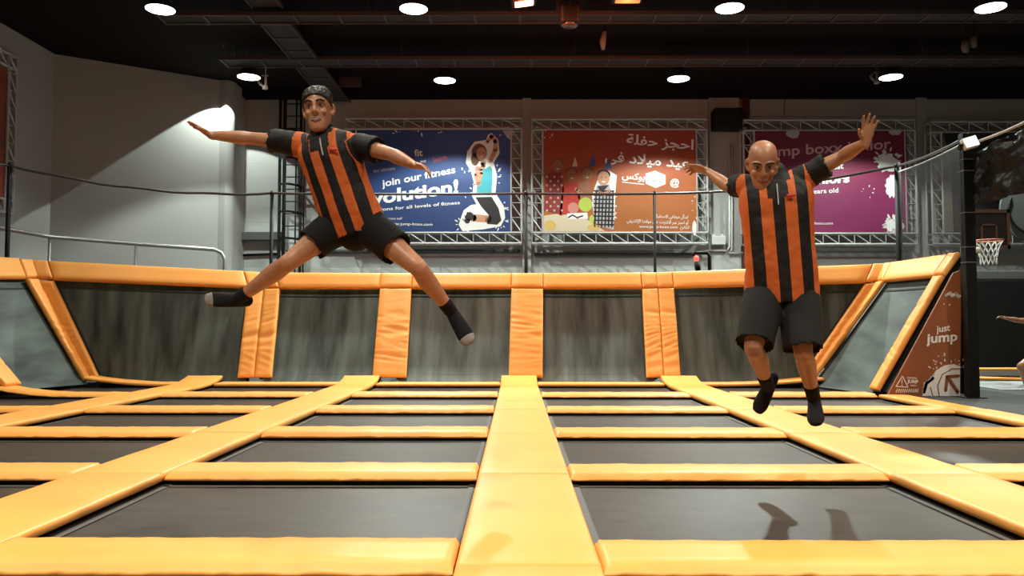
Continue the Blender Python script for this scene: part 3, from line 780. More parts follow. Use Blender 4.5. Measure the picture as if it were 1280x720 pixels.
P.put(SKP, ink(cp((218, 258), (212, 300), (222, 348)), 6, P.y), ink(cp((222, 348), (242, 290), (238, 262)), 4.2, P.y))
P.put(DKP, blob(*cm(228, 165), .9, .6, P.y), blob(*cm(252, 168), .9, .6, P.y)); P.put(W_, blob(*cm(243, 188), 2.2, .9, P.y))
P.done()
lt = dict(Y=Y - .003, m=W_, parent=root)
lettering('lettering', 'join our fitness', 523, 222, 9, bold=.022, rot=11, shear=.1, width=94, **lt)
lettering('lettering', 'revolution!', 506, 242, 16.5, bold=.035, rot=8, shear=.1, width=136, **lt)
lettering('lettering', 'sessions for all levels of fitness', 518, 258, 4.2, bold=.012, rot=5, width=114, **lt)
lettering('lettering', 'fit', 523, 191, 9, bold=.02, rot=6, **lt)
lettering('lettering', 'out', 529, 201.5, 4, bold=.02, rot=6, **lt)
lettering('lettering', 'burn', 550, 198, 7, Y - .003, mat('red_letter_print', (.55, .05, .03), .6), root, .01, 12)
lettering('lettering', 'the ultimate', 480, 212, 4.2, Y - .003, PALE, root, .01, 8)
lettering('lettering', 'Contact staff', 492, 273, 3, **lt)
lettering('lettering', 'www.jump-boxx.com', 513, 280.5, 3.6, bold=.01, rot=-1, width=55, **lt)

# orange party banner
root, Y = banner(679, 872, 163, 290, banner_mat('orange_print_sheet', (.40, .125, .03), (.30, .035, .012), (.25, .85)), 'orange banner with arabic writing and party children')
P = Print(root, Y)
def cm(X, Y_): return (670 + X / 5.145, 155 + Y_ / 5.145)
P.put(W_, flat(cp((470, 300), (520, 330), (510, 440), (505, 620), (380, 640), (355, 480), (380, 400), (420, 300)), P.y))
s = MB(); splash(s, 763, 255, 6, 22, P.y, 26, 8, .35, .9); splash(s, 870, 260, 4, 12, P.y, 6, 9, .3, .8); splash(s, 684, 168, 5, 4, P.y, 8, 12, .3, .8); P.put(W_, s)
P.put(CREAM, flat(cp((50, 590), (200, 568), (330, 615), (445, 690), (50, 692)), P.y))
P.put(W_, blob(868, 285, 2.6, 9, P.y, rough=.1, seed=3))
P.up()
SHADE = [mat('brown_figure_print', (.30, .13, .07), .6), mat('plaid_red_print', (.24, .03, .02), .6)]
P.put(SHADE[1], flat(cp((62, 340), (100, 300), (165, 300), (180, 420), (165, 585), (52, 560)), P.y))
P.put(REDP2, flat(cp((175, 385), (265, 375), (300, 560), (150, 590)), P.y))
P.put(BLUP, flat(cp((335, 275), (385, 270), (368, 192)), P.y), flat(cp((437, 292), (492, 288), (468, 218)), P.y))
P.put(CREAM, flat(cp((232, 275), (268, 270), (252, 212)), P.y))
P.put(SHADE[0], flat(cp((275, 375), (345, 370), (365, 500), (270, 480)), P.y))
P.put(PALE, flat(cp((392, 395), (470, 390), (500, 480), (500, 680), (375, 650), (368, 500)), P.y))
P.up()
for (x, y, rx, ry, m) in ((140, 270, 6, 8, SHADE[0]), (230, 330, 6, 8, SHADE[0]), (330, 325, 6.5, 8, SHADE[0]), (435, 350, 7.5, 9, SKP)):
    P.put(DKP if m is SKP else HRP, blob(*cm(x, y - 24), rx + .9, ry * .72, P.y)); P.k += 1; P.put(m, blob(*cm(x, y), rx, ry, P.y)); P.k -= 1
P.put(GRN, blob(*cm(318, 518), 8.6, 9, P.y)); P.put(mat('pink_print', (.55, .22, .18), .6), blob(*cm(240, 540), 7, 7, P.y))
q = MB()
for i in range(6):
    x = 378 + i * 22; w = ink(cp((x + (8 if i > 3 else 10), 430), (x, 660)), 1.9, P.y); q.add(w.v, w.f)
for j in range(9):
    w = ink(cp((375, 430 + j * 27), (498, 432 + j * 27)), 1.9, P.y); q.add(w.v, w.f)
P.put(DKP, q); q = MB()
for i in range(5):
    for j in range(9):
        if (i + j) % 2 == 0: w = blob(*cm(70 + i * 24, 340 + j * 27), 1.3, 1.5, P.y, 8); q.add(w.v, w.f)
P.put(PALE, q)
P.put(YEL, blob(*cm(90, 650), 7, 6, P.y), blob(*cm(370, 665), 8, 4, P.y)); P.put(GRN, blob(*cm(358, 612), 3, 5, P.y))
P.put(W_, flat(cp((200, 575), (330, 570), (335, 610), (205, 612)), P.y))
P.up().up()
P.put(DKP, flat(cp((395, 400), (470, 392), (440, 425), (410, 430)), P.y), ink(cp((210, 600), (235, 585), (265, 603), (300, 590)), 1.6, P.y), blob(*cm(422, 345), .8, .8, P.y, 8), blob(*cm(450, 343), .8, .8, P.y, 8)); P.put(W_, blob(*cm(435, 372), 2.4, 1, P.y))
for (x, y) in ((140, 270), (230, 330), (330, 325)): P.put(DKP, blob(*cm(x - 12, y - 4), .7, .6, P.y, 8), blob(*cm(x + 12, y - 4), .7, .6, P.y, 8)); P.put(CREAM, blob(*cm(x, y + 19), 1.9, .8, P.y))
P.put(SKP, ink(cp((410, 440), (440, 455), (470, 430)), 4, P.y), ink(cp((260, 420), (285, 440)), 4.5, P.y))
P.done()
AR = {'ا': (0xFE8D, 0xFE8E), 'أ': (0xFE83, 0xFE84), 'إ': (0xFE87, 0xFE88), 'ب': (0xFE8F, 0xFE90, 0xFE91, 0xFE92), 'ة': (0xFE93, 0xFE94), 'ت': (0xFE95, 0xFE96, 0xFE97, 0xFE98), 'ج': (0xFE9D, 0xFE9E, 0xFE9F, 0xFEA0),
      'ح': (0xFEA1, 0xFEA2, 0xFEA3, 0xFEA4), 'د': (0xFEA9, 0xFEAA), 'ر': (0xFEAD, 0xFEAE), 'ز': (0xFEAF, 0xFEB0), 'س': (0xFEB1, 0xFEB2, 0xFEB3, 0xFEB4), 'ص': (0xFEB9, 0xFEBA, 0xFEBB, 0xFEBC), 'ظ': (0xFEC5, 0xFEC6, 0xFEC7, 0xFEC8),
      'ع': (0xFEC9, 0xFECA, 0xFECB, 0xFECC), 'ف': (0xFED1, 0xFED2, 0xFED3, 0xFED4), 'ق': (0xFED5, 0xFED6, 0xFED7, 0xFED8), 'ك': (0xFED9, 0xFEDA, 0xFEDB, 0xFEDC), 'ل': (0xFEDD, 0xFEDE, 0xFEDF, 0xFEE0), 'م': (0xFEE1, 0xFEE2, 0xFEE3, 0xFEE4),
      'ن': (0xFEE5, 0xFEE6, 0xFEE7, 0xFEE8), 'و': (0xFEED, 0xFEEE), 'ى': (0xFEEF, 0xFEF0), 'ي': (0xFEF1, 0xFEF2, 0xFEF3, 0xFEF4), 'ﻻ': (0xFEFB, 0xFEFC)}
def arabic(t):
    """joined letter forms in drawing order"""
    t = t.replace('لا', 'ﻻ'); out = ''
    for i, c in enumerate(t):
        if c not in AR: out += c; continue
        f = AR[c]; pv = i > 0 and t[i - 1] in AR and len(AR[t[i - 1]]) == 4; nx = len(f) == 4 and i + 1 < len(t) and t[i + 1] in AR
        out += chr(f[3] if pv and nx else f[1] if pv else f[2] if nx else f[0])
    return out[::-1]
lt = dict(Y=Y - .003, m=W_, parent=root)
ORL = mat('soft_orange_letter_print', (.80, .74, .68), .6)
def ar(t, x, y, w, h, rot=-5, m=W_, bold=.02): return lettering('lettering', arabic(t), x, y, h, Y - .003, m, root, bold, rot, width=w)
ar('احجز حفلة', 825, 179, 84, 12.5)
ar('عيد ميلاد في', 809, 203, 106, 12.5)
ar('بوكس', 792, 221.5, 29, 8, bold=.03)
lettering('lettering', '@', 843.5, 229, 8.5, bold=.02, rot=-8, **lt)
P = Print(root, Y); P.put(W_, flat([(807, 217), (819, 213.5), (832, 219), (832, 230), (820, 235), (807, 229.5)], P.y)); P.put(W_, flat([(777.5, 227), (805, 230), (805, 231), (777.5, 228)], P.y)); P.done()
ar('جامب', 819.5, 225, 22, 7, -4, mat('grey_letter_print', (.12, .10, .10), .6), .0)
ar('اسأل موظفي الاستقبال'.replace('أ', 'أ'), 839, 271, 42, 4, -2, bold=.01)
ar('أو احجز عبر الانترنت على موقعنا الإلكتروني', 822, 277.5, 77, 4, -2, bold=.01)
ar('الكتالوج', 856, 285, 11, 3.6, -2, bold=.01); lettering('lettering', 'www.jump-boxx.com', 823, 284, 3.4, bold=.01, rot=-1, width=48, **lt)

# magenta junior banner (its cartoon animal is left out)
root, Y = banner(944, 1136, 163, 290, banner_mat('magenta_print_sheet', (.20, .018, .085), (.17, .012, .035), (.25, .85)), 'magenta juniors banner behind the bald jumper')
P = Print(root, Y)
s = MB(); splash(s, 1116, 281, 9, 8, P.y, 22, 21, .5, 1.5); splash(s, 1110, 200, 12, 10, P.y, 26, 22, .4, 1.4); splash(s, 1085, 240, 6, 6, P.y, 6, 23, .3, .8)
P.put(W_, blob(1117, 281, 10, 8.5, P.y, 30, .22, 5, sp=.25), blob(1109, 203, 12, 11, P.y, 30, .2, 6, sp=.3), blob(1116, 232, 9, 14, P.y, 26, .15, 7, sp=.2), s)
P.put(PALE, blob(991, 167, 9, 6, P.y, 20, .12, 8), blob(1119, 165, 8, 4, P.y, 20, .12, 9))
P.done()
lt = dict(Y=Y - .003, m=W_, parent=root)
lettering('lettering', 'jump boxx junior', 1034, 187, 13, Y - .003, mat('pink_letter_print', (.62, .40, .40), .6), root, .014, 4, .05, width=160)
lettering('lettering', 'just', 1046, 209, 8, bold=.03, rot=4, shear=.1, **lt)
lettering('lettering', 'juniors', 1034, 226, 11, bold=.04, rot=3, shear=.1, width=56, **lt)
lettering('lettering', '4 - 7 years old', 1022, 240, 6, bold=.015, rot=3, width=56, **lt) if False else lettering('lettering', 'years old', 1030, 239.5, 6, bold=.015, rot=3, width=36, **lt)
lettering('lettering', 'www.jump-boxx.com', 1016, 279.5, 3.2, bold=.01, width=50, **lt)
# dark banner in the far right frame: creased, only a corner shows
root, Y = banner(1178, 1372, 166, 291, banner_mat('dark_print_sheet', (.03, .028, .026), (.02, .018, .018)), 'dark banner in the truss frame behind the tarpaulin')
P = Print(root, Y); P.put(mat('taupe_print', (.20, .16, .13), .6), flat([(1179, 167), (1188, 200), (1192, 290), (1179, 290)], P.y)); P.done()
# red poster in a truss on the left wall, cut by the picture edge
rt = empty('wall_poster', Vector((-11.2, 16.6, 3)), 'red poster in a slim truss frame at the left picture edge', 'poster')
zt, zb = at(0, 74, 17.6).z, at(0, 268, 17.6).z
MB().box((-11.16, 15.0, zb + .3), (-11.13, 17.2, zt - .35)).build('sheet', mat('red_orange_poster', (.34, .05, .02), .6, var=(.8, .5)), rt)
t_ = box_truss(MB(), Vector((-11.12, 17.25, zb)), Vector((-11.12, 17.25, zt)), Vector((0, .28, 0)), Vector((-.06, 0, 0)), 9)
box_truss(t_, Vector((-11.12, 15.0, zt - .28)), Vector((-11.12, 17.53, zt - .28)), Vector((0, 0, .28)), Vector((-.06, 0, 0)), 8)
box_truss(t_, Vector((-11.12, 15.0, zb)), Vector((-11.12, 17.53, zb)), Vector((0, 0, .28)), Vector((-.06, 0, 0)), 8).build('truss_frame', GALV, rt)
# ------------------------------------------------------------------ people
def crom(P, k):
    """smooth curve through the rows of P, k samples per span"""
    P = np.array(P, float); n = len(P); out = []
    for i in range(n - 1):
        p0, p1, p2, p3 = P[max(i - 1, 0)], P[i], P[i + 1], P[min(i + 2, n - 1)]
        for j in range(k):
            t = j / k
            out.append(.5 * (2 * p1 + (p2 - p0) * t + (2 * p0 - 5 * p1 + 4 * p2 - p3) * t * t + (3 * p1 - p0 - 3 * p2 + p3) * t ** 3))
    out.append(P[-1]); return np.array(out)

def loft(mb, pts, rx, ry, side, k=5, n=20, cap0=True, cap1=True, hollow=0.0, sq=1.0):
    """closed tube with elliptical sections; side = direction of the rx axis (one vector or one per point)"""
    m = len(pts); rx = rx if hasattr(rx, '__len__') else [rx] * m; ry = ry if hasattr(ry, '__len__') else [ry] * m
    sd = list(side) if isinstance(side, (list, tuple)) else [side] * m
    rows = [[*p, a, b, *s] for p, a, b, s in zip(pts, rx, ry, sd)]
    C = crom(rows, k); rings = []
    for i in range(len(C)):
        p = Vector(C[i][:3]); t = Vector(C[min(i + 1, len(C) - 1)][:3]) - Vector(C[max(i - 1, 0)][:3])
        if t.length < 1e-9: t = Vector((0, 0, 1))
        t.normalize(); s = Vector(C[i][5:8]); s = (s - t * s.dot(t)).normalized(); f = t.cross(s)
        rings.append([p, t, s, f, max(.002, C[i][3]), max(.002, C[i][4])])
    full = []
    if cap0:
        p, t, s, f, a, b = rings[0]; h = min(a, b)
        for q in (82, 60, 35, 15): full.append([p - t * h * math.sin(R(q)), t, s, f, a * math.cos(R(q)), b * math.cos(R(q))])
    full += rings
    if cap1:
        p, t, s, f, a, b = rings[-1]; h = min(a, b)
        if hollow:
            full.append([p - t * hollow, t, s, f, a * .86, b * .86])
        else:
            for q in (15, 35, 60, 82): full.append([p + t * h * math.sin(R(q)), t, s, f, a * math.cos(R(q)), b * math.cos(R(q))])
    vs = []; fs = []
    for (p, t, s, f, a, b) in full:
        for j in range(n):
            th = 2 * math.pi * j / n; c, w = math.cos(th), math.sin(th)
            if sq != 1: c, w = math.copysign(abs(c) ** sq, c), math.copysign(abs(w) ** sq, w)
            vs.append(p + s * (a * c) + f * (b * w))
    for i in range(len(full) - 1):
        for j in range(n): fs.append((i * n + j, i * n + (j + 1) % n, (i + 1) * n + (j + 1) % n, (i + 1) * n + j))
    fs.append(tuple(range(n))[::-1]); fs.append(tuple((len(full) - 1) * n + j for j in range(n)))
    return mb.add(vs, fs)

def fuse(mb, voxel, smooth=3, fac=.5):
    """one continuous surface from overlapping closed shapes"""
    me = mesh('tmp', mb.v, mb.f); bm = bmesh.new(); bm.from_mesh(me); bmesh.ops.recalc_face_normals(bm, faces=bm.faces); bm.to_mesh(me); bm.free()
    o = bpy.data.objects.new('tmp', me); COL.objects.link(o)
    a = o.modifiers.new('r', 'REMESH'); a.mode = 'VOXEL'; a.voxel_size = voxel
    if smooth: b = o.modifiers.new('s', 'SMOOTH'); b.factor = fac; b.iterations = smooth
    dg = bpy.context.evaluated_depsgraph_get(); dg.update()
    r = bpy.data.meshes.new_from_object(o.evaluated_get(dg)); bpy.data.objects.remove(o); bpy.data.meshes.remove(me)
    r.materials.clear(); return r
def co_of(me):
    a = np.empty(len(me.vertices) * 3); me.vertices.foreach_get('co', a); return a.reshape(-1, 3)
def set_co(me, a): me.vertices.foreach_set('co', a.ravel()); me.update()
def normals_of(me):
    a = np.empty(len(me.vertices) * 3); me.vertices.foreach_get('normal', a); return a.reshape(-1, 3)
def fold_noise(me, amp, sx=7.0, seed=0, stretch=(1, 1, 1)):
    c = co_of(me); nn = normals_of(me); h = np.array([noise.noise(Vector((p[0] * sx * stretch[0] + seed, p[1] * sx * stretch[1], p[2] * sx * stretch[2]))) + .5 * noise.noise(Vector((p[0] * sx * 2.1 * stretch[0], p[1] * sx * 2.1 * stretch[1] + seed, p[2] * sx * 2.1 * stretch[2]))) for p in c])
    set_co(me, c + nn * (h * amp)[:, None])

SKIN = {}
def skin(name, col): return mat(name, col, .42, spec=.45, sub=.0, var=(14, .10), bump=(220, .12, .002))
BLK_CLOTH = mat('black_cloth', (.0055, .005, .0055), .85, spec=.25, bump=(300, .25, .002))
SOCKM = mat('black_sock', (.007, .007, .0085), .9, spec=.2, bump=(320, .3, .002))
TOEM = mat('grey_sock_toe', (.20, .19, .18), .9)
HAIRM = mat('black_hair', (.010, .009, .008), .5, bump=(90, .8, .006, (1, 1, .3)))
EYEW = mat('eye_white', (.33, .29, .26), .35); EYED = mat('dark_iris', (.015, .01, .008), .2)
LIP = mat('lip', (.22, .06, .045), .45); TEETH = mat('teeth', (.34, .28, .24), .5)
def shirt_mat():
    m = bpy.data.materials.new('striped_jersey'); m.use_nodes = True; nt = m.node_tree; b = nt.nodes['Principled BSDF']
    b.inputs['Roughness'].default_value = .72; b.inputs['Specular IOR Level'].default_value = .3
    a = nt.nodes.new('ShaderNodeAttribute'); a.attribute_name = 'stripe'
    r = nt.nodes.new('ShaderNodeValToRGB'); r.color_ramp.interpolation = 'CONSTANT'
    els = r.color_ramp.elements; K = (.006, .005, .005, 1); O = (.50, .105, .018, 1)
    els[0].position = 0; els[0].color = K; els[1].position = .14; els[1].color = O
    for pos, c in ((.42, K), (.70, O), (.985, K)): e = els.new(pos); e.color = c
    nt.links.new(a.outputs['Fac'], r.inputs['Fac']); nt.links.new(r.outputs['Color'], b.inputs['Base Color'])
    tc = nt.nodes.new('ShaderNodeTexCoord'); nz = nt.nodes.new('ShaderNodeTexNoise'); nz.inputs['Scale'].default_value = 260; bp = nt.nodes.new('ShaderNodeBump'); bp.inputs['Strength'].default_value = .2; bp.inputs['Distance'].default_value = .002
    nt.links.new(tc.outputs['Object'], nz.inputs['Vector']); nt.links.new(nz.outputs['Fac'], bp.inputs['Height']); nt.links.new(bp.outputs['Normal'], b.inputs['Normal'])
    return m
JERSEY = shirt_mat()
JERSEY_TRIM = mat('jersey_piping', (.4, .4, .4), .6); BADGE = mat('red_badge', (.45, .03, .03), .6)

HEAD = [(-.124, .020, .082, .040), (-.113, .038, .096, .015), (-.088, .051, .098, -.040), (-.055, .062, .095, -.076), (-.015, .069, .091, -.094), (.03, .0745, .091, -.101),
        (.07, .0735, .084, -.100), (.10, .062, .064, -.084), (.119, .040, .036, -.058), (.127, .014, .004, -.030)]
def head_rings(mb, C, r, f, u, s, grow=0):
    pts = []; rx = []; ry = []
    for (z, w, yf, yb) in HEAD:
        pts.append(C + (u * z * (1 + grow * 8) + f * (yf + yb) / 2) * s); rx.append((w + grow) * s); ry.append(((yf - yb) / 2 + grow) * s)
    # sections stay square to the head axis
    n = 28; cols = crom([[*p, a, b] for p, a, b in zip(pts, rx, ry)], 3); vs = []; fs = []
    for c in cols:
        for j in range(n):
            th = 2 * math.pi * j / n; vs.append(Vector(c[:3]) + r * c[3] * math.cos(th) + f * c[4] * math.sin(th))
    for i in range(len(cols) - 1):
        for j in range(n): fs.append((i * n + j, i * n + (j + 1) % n, (i + 1) * n + (j + 1) % n, (i + 1) * n + j))
    fs.append(tuple(range(n))[::-1]); fs.append(tuple((len(cols) - 1) * n + j for j in range(n)))
    mb.add(vs, fs)
def frame3(f, u):
    f = f.normalized(); u = (u - f * u.dot(f)).normalized(); return f.cross(u), f, u     # right (subject's), forward, up
def ball(mb, c, a, b, d, ax, n=12):
    """ellipsoid with axes ax = (x, y, z) and radii a, b, d"""
    prof = [math.pi * i / n for i in range(1, n)]; vs = []; fs = []
    for t in prof:
        for k in range(n * 2):
            p = math.pi * k / n; vs.append(c + ax[0] * a * math.sin(t) * math.cos(p) + ax[1] * b * math.sin(t) * math.sin(p) + ax[2] * d * math.cos(t))
    m = 2 * n
    for i in range(len(prof) - 1):
        for k in range(m): fs.append((i * m + k, i * m + (k + 1) % m, (i + 1) * m + (k + 1) % m, (i + 1) * m + k))
    fs.append(tuple(range(m))[::-1]); fs.append(tuple((len(prof) - 1) * m + k for k in range(m)))
    return mb.add(vs, fs)

def hand(mb, W, d, n, thumb, curl=12, spread=7, s=1.0):
    """palm and five fingers from wrist W along d; n = palm normal (palm side), thumb = direction of the thumb side"""
    d = d.normalized(); th = (thumb - d * thumb.dot(d)).normalized(); n = (n - d * n.dot(d) - th * n.dot(th)).normalized()
    loft(mb, [W - d * .02 * s, W + d * .02 * s, W + d * .05 * s, W + d * .085 * s], [.027 * s, .034 * s, .041 * s, .040 * s], [.020 * s, .019 * s, .017 * s, .013 * s], th, 4, 16)
    for i, L in enumerate((.072, .082, .076, .060)):
        off = (1.5 - i) * .0205 * s; a = R(spread * (1.5 - i))
        base = W + d * (.080 - .004 * abs(i - 1)) * s + th * off
        dd = d * math.cos(a) + th * math.sin(a); pts = [base - dd * .02 * s]; p = base; pts.append(p)
        for q, seg in enumerate((.45, .32, .26)):
            ang = R(curl * (q + 1) * (1 + .18 * i)); v = dd * math.cos(ang) + n * math.sin(ang); p = p + v * L * seg * s; pts.append(p)
        loft(mb, pts, [.0098 * s, .0098 * s, .0094 * s, .0088 * s, .0078 * s], [.0092 * s, .0092 * s, .0088 * s, .0082 * s, .0072 * s], th, 3, 10)
    b = W + d * .025 * s + th * .028 * s; v = (th * .72 + d * .62 + n * .25).normalized(); v2 = (th * .45 + d * .85 + n * .3).normalized()
    loft(mb, [b - v * .022 * s, b, b + v * .032 * s, b + v * .032 * s + v2 * .028 * s], [.013 * s, .0135 * s, .0112 * s, .009 * s], [.012 * s, .012 * s, .0105 * s, .0085 * s], n, 3, 10)

def person(J, lab, skin_m, hair, smile, shirt_w=1.0, short_len=.62, short_r=(.118, .105), build_w=1.0, vox=.0055, sleeve=.62):
    """J: joints in world space. Subject's own right is R, left is L."""
    hipc = (J['hipR'] + J['hipL']) / 2; shc = (J['shR'] + J['shL']) / 2
    hr = (J['hipR'] - J['hipL']).normalized(); sr = (J['shR'] - J['shL']).normalized()
    spine = (J['neck'] - hipc); ud = spine.normalized(); L = spine.length
    fwd_h = ud.cross(hr).normalized(); fwd_s = ud.cross(sr).normalized()      # both point out of the chest
    if fwd_s.dot(J['face']) < 0 and fwd_s.y > 0: fwd_s.negate()
    def sp(t, off=0):                                                          # point up the spine, slightly arched
        return hipc + spine * t + fwd_s * (.02 * math.sin(t * math.pi) + off)
    def sd(t): return (hr * (1 - t) + sr * t).normalized()
    root = empty('person', J['base'], lab, 'person')
    k = build_w
    body = MB()
    ts = [-.10, -.02, .14, .33, .55, .76, .90, .985, 1.06, 1.20]
    bw = [.10, .172, .170, .150, .160, .176, .172, .100, .062, .058]; bd = [.085, .112, .112, .100, .108, .118, .095, .072, .060, .060]
    top = J['neck'] + (J['head'] - J['neck']) * .45
    pts = [sp(t) for t in ts[:-2]] + [J['neck'] + (top - J['neck']) * .25, top]
    loft(body, pts, [w * k for w in bw], [d * k for d in bd], [sd(max(0, min(1, t))) for t in ts], 5, 28, sq=.9)
    r, f, u = frame3(J['face'], J['headup']); s = J.get('hs', 1.0); C = J['head']
    head_rings(body, C, r, f, u, s)
    # nose, brow, cheeks, lips, chin, ears
    def hp(x, y, z): return C + (r * x + f * y + u * z) * s
    loft(body, [hp(0, .086, .028), hp(0, .098, .004), hp(0, .104, -.020), hp(0, .094, -.028)], [.008 * s, .010 * s, .014 * s, .012 * s], [.008 * s, .010 * s, .012 * s, .008 * s], r, 3, 12)
    for sx in (-1, 1):
        ball(body, hp(sx * .013, .094, -.024), .008 * s, .009 * s, .007 * s, (r, f, u), 8)
        loft(body, [hp(sx * .012, .087, .034), hp(sx * .032, .085, .038), hp(sx * .052, .070, .030)], .010 * s, .008 * s, u, 3, 10)
        ball(body, hp(sx * .042, .068, -.022), .020 * s, .018 * s, .018 * s, (r, f, u), 8)
        loft(body, [hp(sx * .072, .004, .022), hp(sx * .082, -.006, .026), hp(sx * .085, -.014, .008), hp(sx * .081, -.008, -.016), hp(sx * .072, .006, -.028)], .007 * s, .013 * s, r, 3, 10)
    ball(body, hp(0, .089, -.058), .024 * s, .010 * s, .006 * s, (r, f, u), 8); ball(body, hp(0, .088, -.068), .021 * s, .011 * s, .007 * s, (r, f, u), 8)
    ball(body, hp(0, .086, -.104), .020 * s, .013 * s, .013 * s, (r, f, u), 8)
    # limbs
    clothes = {}
    for S_ in 'RL':
        sg = 1 if S_ == 'R' else -1
        sh, el, wr = J['sh' + S_], J['el' + S_], J['wr' + S_]
        inn = sh - sr * sg * .07 - ud * .02
        up = el - sh; fo = wr - el; nrm = up.cross(fo)
        sdv = nrm.normalized() if nrm.length > .01 else fwd_s
        loft(body, [inn, sh, sh + up * .35, sh + up * .7, el, el + fo * .25, el + fo * .55, wr - fo * .06, wr], [.060 * k, .058 * k, .052 * k, .045 * k, .040 * k, .044 * k, .038 * k, .027, .026], [.060 * k, .060 * k, .054 * k, .045 * k, .039 * k, .041 * k, .035 * k, .023, .021], sdv, 4, 20)
        hand(body, wr, J['hd' + S_], J['hn' + S_], J['ht' + S_], J.get('curl' + S_, 14), J.get('spread' + S_, 6))
        hi, kn, an, toe = J['hip' + S_], J['kn' + S_], J['an' + S_], J['toe' + S_]
        th = kn - hi; shn = an - kn; bend = th.cross(shn)
        back = (shn.normalized() - th.normalized()); back = back.normalized() if back.length > .1 else -fwd_h
        lat = th.cross(back).normalized() if back.length > .1 else hr
        loft(body, [hi + ud * .05, hi + th * .12, hi + th * .45, hi + th * .8, kn, kn + shn * .12 + back * .004, kn + shn * .32 + back * .018, kn + shn * .62 + back * .008, an - shn * .07, an],
             [.085 * k, .092 * k, .080 * k, .063 * k, .056 * k, .054 * k, .058 * k, .046 * k, .037, .038], [.088 * k, .095 * k, .084 * k, .064 * k, .057 * k, .054 * k, .060 * k, .046 * k, .037, .040], lat, 4, 22)
        fd = (toe - an); fl_ = fd.length; fdn = fd.normalized(); sole = (shn.normalized() - fdn * shn.normalized().dot(fdn)); sole = sole.normalized() if sole.length > .15 else back
        fside = fdn.cross(sole).normalized()
        heel = an + sole * .035 - fdn * .045
        fp = [heel, an + sole * .03 + fdn * .03, an + fd * .55 + sole * .022, an + fd * .80 + sole * .014, an + fd * .97 + sole * .008]
        loft(body, fp, [.032, .036, .044, .046, .034], [.034, .038, .028, .021, .014], fside, 4, 18)
        clothes[S_] = (hi, kn, an, toe, th, shn, back, lat, fp, fside, fdn, sole)
    me = fuse(body, vox, 3)
    c = co_of(me); nn = normals_of(me)
    for sx in (-1, 1):                                                         # eye sockets, mouth corners
        e = np.array(hp(sx * .032, .088, .016)); d2 = ((c - e) ** 2).sum(1); c = c - np.array(f)[None] * (.007 * s * np.exp(-d2 / (2 * (.012 * s) ** 2)))[:, None]
        e = np.array(hp(sx * .027, .088, -.060)); d2 = ((c - e) ** 2).sum(1); c = c - np.array(f)[None] * (.004 * s * np.exp(-d2 / (2 * (.007 * s) ** 2)))[:, None]
    set_co(me, c)
    link('body', me, skin_m, root, True)
    # face details
    for sx in (-1, 1):
        eb = MB(); ball(eb, hp(sx * .032, .078, .015), .012 * s, .010 * s, .0065 * s, (r, f, u), 10)
        o = eb.build('eye', [EYEW, EYED], root, True)
        cc = hp(sx * .032, .089, .015) - root.location
        for p in o.data.polygons: p.material_index = 1 if (Vector(p.center) - cc).length < .0085 * s else 0
        loft(MB(), [hp(0, 0, 0), hp(0, .01, 0)], .01, .01, r)
        bb = MB(); loft(bb, [hp(sx * .014, .097, .036), hp(sx * .032, .095, .043), hp(sx * .053, .077, .036)], .003 * s, .0055 * s, f, 4, 10); bb.build('eyebrow', HAIRM, root, True)
    mo = MB()
    if smile:
        loft(mo, [hp(-.027, .088, -.056), hp(-.012, .0985, -.063), hp(.012, .0985, -.063), hp(.027, .088, -.056)], [.0015 * s, .0038 * s, .0038 * s, .0015 * s], [.003 * s] * 4, u, 4, 12); mo.build('mouth', TEETH, root, True)
    mo = MB()
    loft(mo, [hp(-.025, .089, -.066 if smile else -.062), hp(0, .0995, -.073 if smile else -.064), hp(.025, .089, -.066 if smile else -.062)], [.002 * s, .0045 * s, .002 * s], [.003 * s] * 3, u, 4, 12); loft(mo, [hp(-.026, .088, -.055 if smile else -.058), hp(0, .0995, -.056 if smile else -.057), hp(.026, .088, -.055 if smile else -.058)], [.002 * s, .0035 * s, .002 * s], [.003 * s] * 3, u, 4, 12); mo.build('lips', LIP, root, True)
    if hair:
        hm = MB(); head_rings(hm, C + u * .003 * s, r, f, u, s, .008)
        m2 = mesh('hair', hm.v, hm.f); bm = bmesh.new(); bm.from_mesh(m2); bmesh.ops.recalc_face_normals(bm, faces=bm.faces)
        pn = (u * .80 - f * .60).normalized(); po = hp(0, .090, .078)
        g = bmesh.ops.bisect_plane(bm, geom=bm.verts[:] + bm.edges[:] + bm.faces[:], plane_co=po, plane_no=pn, clear_inner=True, clear_outer=False)
        ed = [x for x in g['geom_cut'] if isinstance(x, bmesh.types.BMEdge)]; bmesh.ops.contextual_create(bm, geom=ed)
        bm.to_mesh(m2); bm.free()
        hv = MB().add([v.co.copy() for v in m2.vertices], [tuple(p.vertices) for p in m2.polygons])
        for i in range(22):                                                    # low brushed-up front
            x = -.055 + .005 * i; y0 = .080 - (x / .07) ** 2 * .040
            loft(hv, [hp(x, y0 - .020, .088), hp(x, y0 - .012, .104 - abs(x) * .25), hp(x + .003, y0 - .022, .122 - abs(x) * .5)], [.010 * s, .009 * s, .006 * s], [.012 * s, .010 * s, .006 * s], r, 2, 8)
        h2 = fuse(hv, .005, 2); fold_noise(h2, .0045, 60, 3); link('hair', h2, HAIRM, root, True)
    # jersey
    sh_ = MB()
    ts = [-.10, .0, .2, .4, .6, .78, .90, .975, 1.03]
    tw = [.200, .200, .192, .188, .192, .200, .186, .125, .074]; td = [.142, .142, .138, .134, .136, .140, .116, .088, .072]
    pts = [sp(t) for t in ts]
    loft(sh_, pts[::-1], [w * shirt_w * k for w in tw][::-1], [d * shirt_w * k for d in td][::-1], [sd(max(0, min(1, t))) for t in ts][::-1], 5, 30, hollow=.03, sq=.88)
